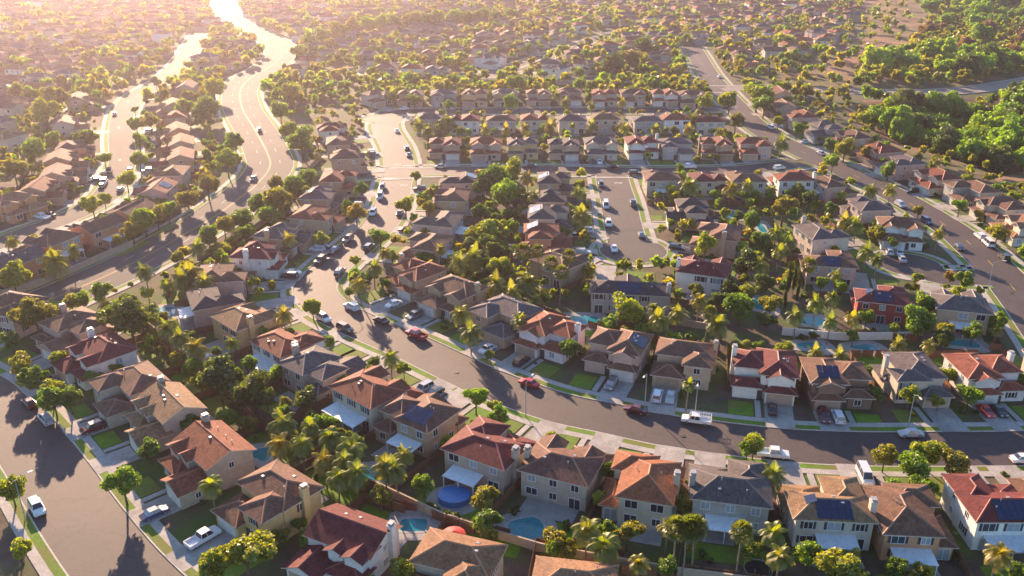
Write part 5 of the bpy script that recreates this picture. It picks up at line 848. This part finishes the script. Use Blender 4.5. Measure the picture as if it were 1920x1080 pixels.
# back yard and street planting
for h in list(HB):
    if h['row'] is None: continue
    yb=max(m_[3] for m_ in h['ms']); near=h['y']<300
    for _ in range(13 if near else 4):
        side=rng.random(); lx=rng.uniform(-7,7); ly=yb+rng.uniform(4.5,8.5)
        if side<.25: lx=rng.choice((-6.8,6.8)); ly=rng.uniform(-6,yb)
        if side>.86: lx=rng.uniform(-7,7); ly=-rng.uniform(7,10)
        x,y=loc2w(h,lx,ly); k=rng.choice('sbbbbp' if ly>yb else 'ssb'); r={'s':rng.uniform(.5,1.1),'b':rng.uniform(1.2,2.4),'p':rng.uniform(1.6,2.3)}[k]
        if not ok(x,y,r): continue
        occ_add(x,y,r); plant(k,x,y,r,{'s':1,'b':r*1.2+1,'p':rng.uniform(3.5,6)}[k],0,False,'bushy_garden_tree' if k=='b' else None)
# far greenery: one mass
lv=[];lc=[]
def far_tree(x,y,r,hc,c):
    n=int(70 if y<600 else 36); cc,d=crown_pts(n,6,.8,rng.randint(0,10**6)); cc=cc*r+np.array((x,y,hc)); V,_=quads(cc,nr.uniform(.35,.6,n)*r,d*.7); lv.append(V); lc.append(np.tile(np.array((*c,1.0)),(4*n,1)))
m_=0
for t in range(42000):
    y=rng.uniform(200,1150); x=rng.uniform(-.62*y,.62*y)
    fz=inpoly(x,y,ZONES['far']); 
    if not fz and (y<430 and rng.random()<.5): continue
    if inpoly(x,y,ZONES['hill']): 
        if rng.random()<.8: continue
    if inpoly(x,y,ZONES['scrub']) and (rng.random()<.3 or road_dist(x,y)<16): continue
    if x>150 and 400<y<470 and road_dist(x,y)<14: continue
    r=rng.uniform(1.6,4.2) if y>430 else rng.uniform(1.0,2.2)
    if not ok(x,y,r,4.5,1.0): continue
    occ_add(x,y,r*.9); m_+=1; z=canyon_z(x,y)
    far_tree(x,y,r,r*1.0+.8+z,vary(rng.choice(LEAFC['b']+LEAFC['o'][1:]+LEAFC['p']),.25))
    if m_>6500: break
V=np.concatenate(lv); C=np.concatenate(lc); me=npmesh('distant_foliage',V,np.arange(len(V)).reshape(-1,4),[M['leaffar']],None,C)
o=struct(ob('distant_foliage',me),'stuff'); tag(o,'massed garden trees and hedges between the distant houses','foliage')
print('plants',len(PLANTS),'far',m_)
# ---------------------------------------------------------------- vehicles
CARC={'white':(.72,.72,.72),'silver':(.42,.43,.45),'grey':(.12,.125,.13),'black':(.018,.018,.02),'red':(.45,.012,.015),'maroon':(.11,.012,.018),'navy':(.03,.06,.16)}
def loft(mb,prof,w,ins,m=0):
    # side profile in x,z, closed; rounded across the width by an inset outer slice
    c=(sum(p[0] for p in prof)/len(prof),sum(p[1] for p in prof)/len(prof)); n=len(prof)
    def sl(y,k): return [(c[0]+(p[0]-c[0])*(1-k*.5),y,c[1]+(p[1]-c[1])*(1-k)) for p in prof]
    S=sl(-w/2,ins)+sl(-w/2+.14,0)+sl(w/2-.14,0)+sl(w/2,ins); f=[]
    for r in range(3):
        for i in range(n): f.append((r*n+i,(r+1)*n+i,(r+1)*n+(i+1)%n,r*n+(i+1)%n))
    f+= [tuple(range(n)),tuple(reversed(range(3*n,4*n)))]; mb.add(S,f,m)
CT={'sedan':(4.6,1.8,[(-2.3,.35),(-2.28,.8),(-1.55,.95),(1.0,.93),(2.15,.72),(2.3,.5),(2.25,.3),(-2.2,.28)],(-1.55,1.05,.9,-.95,.45,1.42)),
 'suv':(4.75,1.92,[(-2.37,.4),(-2.35,1.0),(-2.0,1.08),(1.05,1.06),(2.2,.9),(2.37,.6),(2.3,.36),(-2.3,.36)],(-2.2,1.15,1.03,-1.95,.55,1.72)),
 'van':(5.2,2.0,[(-2.6,.4),(-2.58,1.1),(-2.3,1.15),(1.5,1.12),(2.45,.95),(2.6,.6),(2.55,.36),(-2.5,.36)],(-2.5,1.75,1.1,-2.4,1.1,2.05)),
 'pickup':(5.7,2.0,[(-2.85,.5),(-2.84,.72),(-.7,.74),(-.68,1.1),(1.45,1.1),(2.7,1.0),(2.85,.65),(2.8,.42),(-2.8,.42)],(-.75,1.5,1.07,-.55,.95,1.82))}
CMESH={}
for k,(L,w,prof,(a0,a1,zb,b0,b1,zt)) in CT.items():
    b=MB(); loft(b,prof,w,.12); g=MB(); wi=w/2-.12; wt=w/2-.32
    p=[(a0,-wi,zb),(a1,-wi,zb),(a1,wi,zb),(a0,wi,zb),(b0,-wt,zt),(b1,-wt,zt),(b1,wt,zt),(b0,wt,zt)]; g.add(p,[(0,1,5,4),(1,2,6,5),(2,3,7,6),(3,0,4,7)])
    b.box(b0-.02,b1+.02,-wt-.03,wt+.03,zt-.03,zt+.05)
    for t in (0.0,.5,1.0):
        xb=a0+(a1-a0)*t; xt=b0+(b1-b0)*t
        for s in (-1,1): b.tube((xb,s*(wi+.01),zb),(xt,s*(wt+.01),zt),.05,.045,4)
    if k=='pickup':
        for s in (-1,1): b.box(-2.84,-.7,s*.97-.05,s*.97+.05,.6,1.12)
        b.box(-2.86,-2.76,-.92,.92,.6,1.1)
    CMESH[k]=(b.mesh('body',[M['paint']]),g.mesh('window_glass',[M['glass']]),L,w)
mb=MB(); mb.tube((0,-.11,0),(0,.11,0),.34,.34,14); WHEEL=mb.mesh('wheel',[M['rubber']]); WHEEL.polygons.foreach_set('use_smooth',[False]*len(WHEEL.polygons))
mb=MB(); mb.tube((0,-.12,0),(0,.12,0),.2,.2,10); mb.add([(.2*math.cos(i*.628),-.121,.2*math.sin(i*.628)) for i in range(10)],[tuple(range(10))]); RIM=mb.mesh('rim',[M['rim']])
mb=MB(); mb.box(-.05,.05,-.2,.2,-.08,.08); HL=mb.mesh('headlight',[M['light']]); TL=bpy.data.meshes.new_from_object(ob('tmp',HL)) if False else None
mb=MB(); mb.box(-.05,.05,-.16,.16,-.1,.1); TL=mb.mesh('taillight',[M['tail']])
VN={'sedan':'parked_car','suv':'parked_suv','van':'parked_van','pickup':'pickup_truck'}
carlist=[]
def car(k,c,x,y,ang,label):
    bm,gm,L,w=CMESH[k]; o=ob(VN[k],None,None,(x,y,.045),ang); tag(o,label,{'sedan':'car','suv':'car','van':'van','pickup':'pickup truck'}[k],'vehicles parked around the suburb')
    ob('body',bm,o,(0,0,0),0,vary(CARC[c],.06)); ob('window_glass',gm,o)
    for sx in (-1,1):
        for sy in (-1,1):
            wv=ob('wheel',WHEEL,o,(sx*L*.3,sy*(w/2-.1),.34)); ob('rim',RIM,wv)
    hz=.68 if k=='sedan' else .82
    for s in (-1,1): ob('headlight',HL,o,(L/2-.1,s*(w/2-.36),hz)); ob('taillight',TL,o,(-L/2+.05,s*(w/2-.3),hz))
    return o
RDN={'curved':'the curved street','corner':'the bottom corner street','boulevard':'the boulevard','west':'the left street','cross':'the cross street','culdesac':'the central cul-de-sac','hook':'the hooked upper street','diagonal':'the right diagonal street'}
seen={}
for k,c,x,y,w in CARS:
    h=near_house(x,y); kn={'sedan':'car','suv':'suv','van':'van','pickup':'pickup truck'}[k]
    if w=='drive':
        lx,ly=w2loc(h,x,y); fy=h['g'][2]; cb=h.get('curb',14)
        lx=h['gx']+(1.3 if lx>h['gx'] else -1.3); ly=min(fy-2.7,max(ly,-cb+3.2)); x,y=loc2w(h,lx,ly)
        while any((x-a_)**2+(y-b_)**2<2.3**2 for a_,b_ in carlist):
            lx=2*h['gx']-lx; x,y=loc2w(h,lx,ly)
            if any((x-a_)**2+(y-b_)**2<2.3**2 for a_,b_ in carlist): ly-=5.2; x,y=loc2w(h,lx,ly)
        carlist.append((x,y))
        ang=h['r']+math.pi/2*rng.choice((1,-1)); lab=f"{c} {kn} in the driveway of the {ORD[h['i']]} house {ROWN[h['row']]}" if h['row'] else f"{c} {kn} in a driveway"
    else:
        Q,hw=RP[w]; d,q,V=dist_poly(np.array((x,y)),Q); V=V/np.hypot(*V); nrm=np.array((x,y))-q; ang=math.atan2(V[1],V[0])
        if w!='boulevard':
            nn=nrm/max(d,1e-6); x,y=q+nn*(hw-1.25); 
            if np.cross(V,nn)>0: ang+=math.pi
        near=h['row'] and h['i'] is not None
        lab=f"{c} {kn} on {RDN[w]} near the {ORD[h['i']]} house {ROWN[h['row']]}" if near else f"{c} {kn} on {RDN[w]}"
    lab=' '.join(lab.split()[:16]); car(k,c,x,y,ang,lab)
# ladder-rack truck on the far kerb of the curved street
h=[q for q in HB if q['row']=='N'][5]
Q,hw=RP['curved']; d,q,V=dist_poly(np.array((35.2,146.5)),Q); V=V/np.hypot(*V); nn=np.array((-V[1],V[0])); nn=nn if nn[1]>0 else -nn; tx,ty=q+nn*(hw-1.3)
t=car('pickup','white',float(tx),float(ty),math.atan2(V[1],V[0])+math.pi,'white work truck with pale blue ladder rack parked on the curved street'); t.name='work_truck'
mb=MB()
for s in (-.85,.85):
    mb.box(-2.9,1.3,s-.04,s+.04,1.86,1.92)
    for x in (-2.7,-.9): mb.box(x-.04,x+.04,s-.03,s+.03,1.1,1.86)
for k in range(9): mb.box(-2.8+k*.5,-2.74+k*.5,-.85,.85,1.87,1.91)
ob('ladder_rack',mb.mesh('ladder_rack',[M['patiocover']]),t)
# ---------------------------------------------------------------- street lamps, yard things
mb=MB(); mb.tube((0,0,0),(0,0,7.6),.1,.06,8); LPOLE=mb.mesh('pole',[M['metal']])
mb=MB(); mb.tube((0,0,7.5),(1.2,0,8.1),.045,.04,6); mb.tube((1.2,0,8.1),(2.1,0,8.2),.04,.035,6); LARM=mb.mesh('arm',[M['metal']])
mb=MB(); mb.box(2.0,2.75,-.16,.16,8.12,8.26); LHEAD=mb.mesh('lamp_head',[M['white']])
for x,y in LAMPS:
    best=min(((dist_poly(np.array((x,y)),Q)[0]-hw,n) for n,(Q,hw) in RP.items())); Q,hw=RP[best[1]]; d,q,V=dist_poly(np.array((x,y)),Q); nn=(np.array((x,y))-q)/max(d,1e-6); x,y=q+nn*(hw+.9)
    h=near_house(x,y); o=ob('street_lamp',None,None,(float(x),float(y),.1),math.atan2(-nn[1],-nn[0])); ob('pole',LPOLE,o); ob('arm',LARM,o); ob('lamp_head',LHEAD,o)
    tag(o,f"grey street lamp near the {ORD[h['i']]} house {ROWN[h['row']]}" if h['row'] else f"grey street lamp by the road at {'left' if x<0 else 'right'}",'street lamp','street lamps')
def parasol(x,y,r,lab):
    o=ob('parasol',None,None,(x,y,0)); tag(o,lab,'parasol'); a=MB(); n=12; a.add([(r*math.cos(6.2832*i/n),r*math.sin(6.2832*i/n),2.1) for i in range(n)]+[(0,0,2.7)],[(i,(i+1)%n,n) for i in range(n)])
    ob('canopy',a.mesh('canopy',[M['redcloth']]),o); b=MB(); b.tube((0,0,0),(0,0,2.68),.04,.03,6); ob('pole',b.mesh('pole',[M['metal']]),o)
parasol(*PARASOL,1.9,'round red parasol beside the tan rear wall at bottom centre')
o=ob('trampoline',None,None,(*TRAMP,0)); tag(o,'dark round trampoline behind the fan palms at the bottom','trampoline')
a=MB(); n=20; a.add([(1.9*math.cos(6.2832*i/n),1.9*math.sin(6.2832*i/n),.8) for i in range(n)],[tuple(range(n))]); ob('jumping_mat',a.mesh('jumping_mat',[M['rubber']]),o)
a=MB()
for i in range(n): a.tube((2.1*math.cos(6.2832*i/n),2.1*math.sin(6.2832*i/n),.82),(2.1*math.cos(6.2832*(i+1)/n),2.1*math.sin(6.2832*(i+1)/n),.82),.07,.07,5)
ob('frame',a.mesh('frame',[M['metal']]),o)
for i in range(6):
    b=MB(); c,s_=math.cos(i*1.047),math.sin(i*1.047); b.tube((2.1*c,2.1*s_,0),(2.1*c,2.1*s_,.8),.04,.04,5); b.tube((2.15*c,2.15*s_,.8),(2.15*c,2.15*s_,2.4),.03,.03,5); ob('leg',b.mesh('leg',[M['metal']]),o)
# ---------------------------------------------------------------- plant labels
for (o,k,x,y,r) in PLANTS:
    if 'label' in o: continue
    h=near_house(x,y)
    if h['row'] is None: o['label']=f"{ADJ[k]} among the hazy distant houses"; continue
    lx,ly=w2loc(h,x,y); rel='in front of' if ly<-6 else ('behind' if ly>5.5 else 'beside')
    kk='B' if o.name.startswith('bushy') else k; o['label']=f"{ADJ[kk]} {rel} {ORD[h['i']]} house {ROWN[h['row']]}"
by={}
for o in sc.objects:
    if o.parent is None and o.get('label') and o.get('category'): by.setdefault(o['label'],[]).append(o)
SZ={2:['left of two','right of two']}
for lab,l in by.items():
    if len(l)<2: continue
    l.sort(key=lambda o:o.location.x/max(o.location.y,1))
    for i,o in enumerate(l):
        if len(l)>28: break
        w=f"{lab}, {ORD[i]} from left"; n=len(w.split())
        if n>16: w=lab.replace(' the ',' ',9)+f", {ORD[i]} from left"
        o['label']=' '.join(w.split()[:16])
# ---------------------------------------------------------------- haze
mb=MB(); mb.box(-1250,1250,-420,1650,-13,96); hz=ob('haze',None); COL.objects.unlink(hz); bpy.data.objects.remove(hz)
m=bpy.data.materials.new('haze_air'); m.use_nodes=True; nt=m.node_tree; nt.nodes.remove(nt.nodes['Principled BSDF'])
pv=nt.nodes.new('ShaderNodeVolumePrincipled'); pv.inputs['Color'].default_value=(1.0,.84,.97,1); pv.inputs['Density'].default_value=.000125; pv.inputs['Anisotropy'].default_value=.8
nt.links.new(pv.outputs[0],nt.nodes['Material Output'].inputs['Volume'])
struct(ob('haze',mb.mesh('haze',[m])),'stuff')
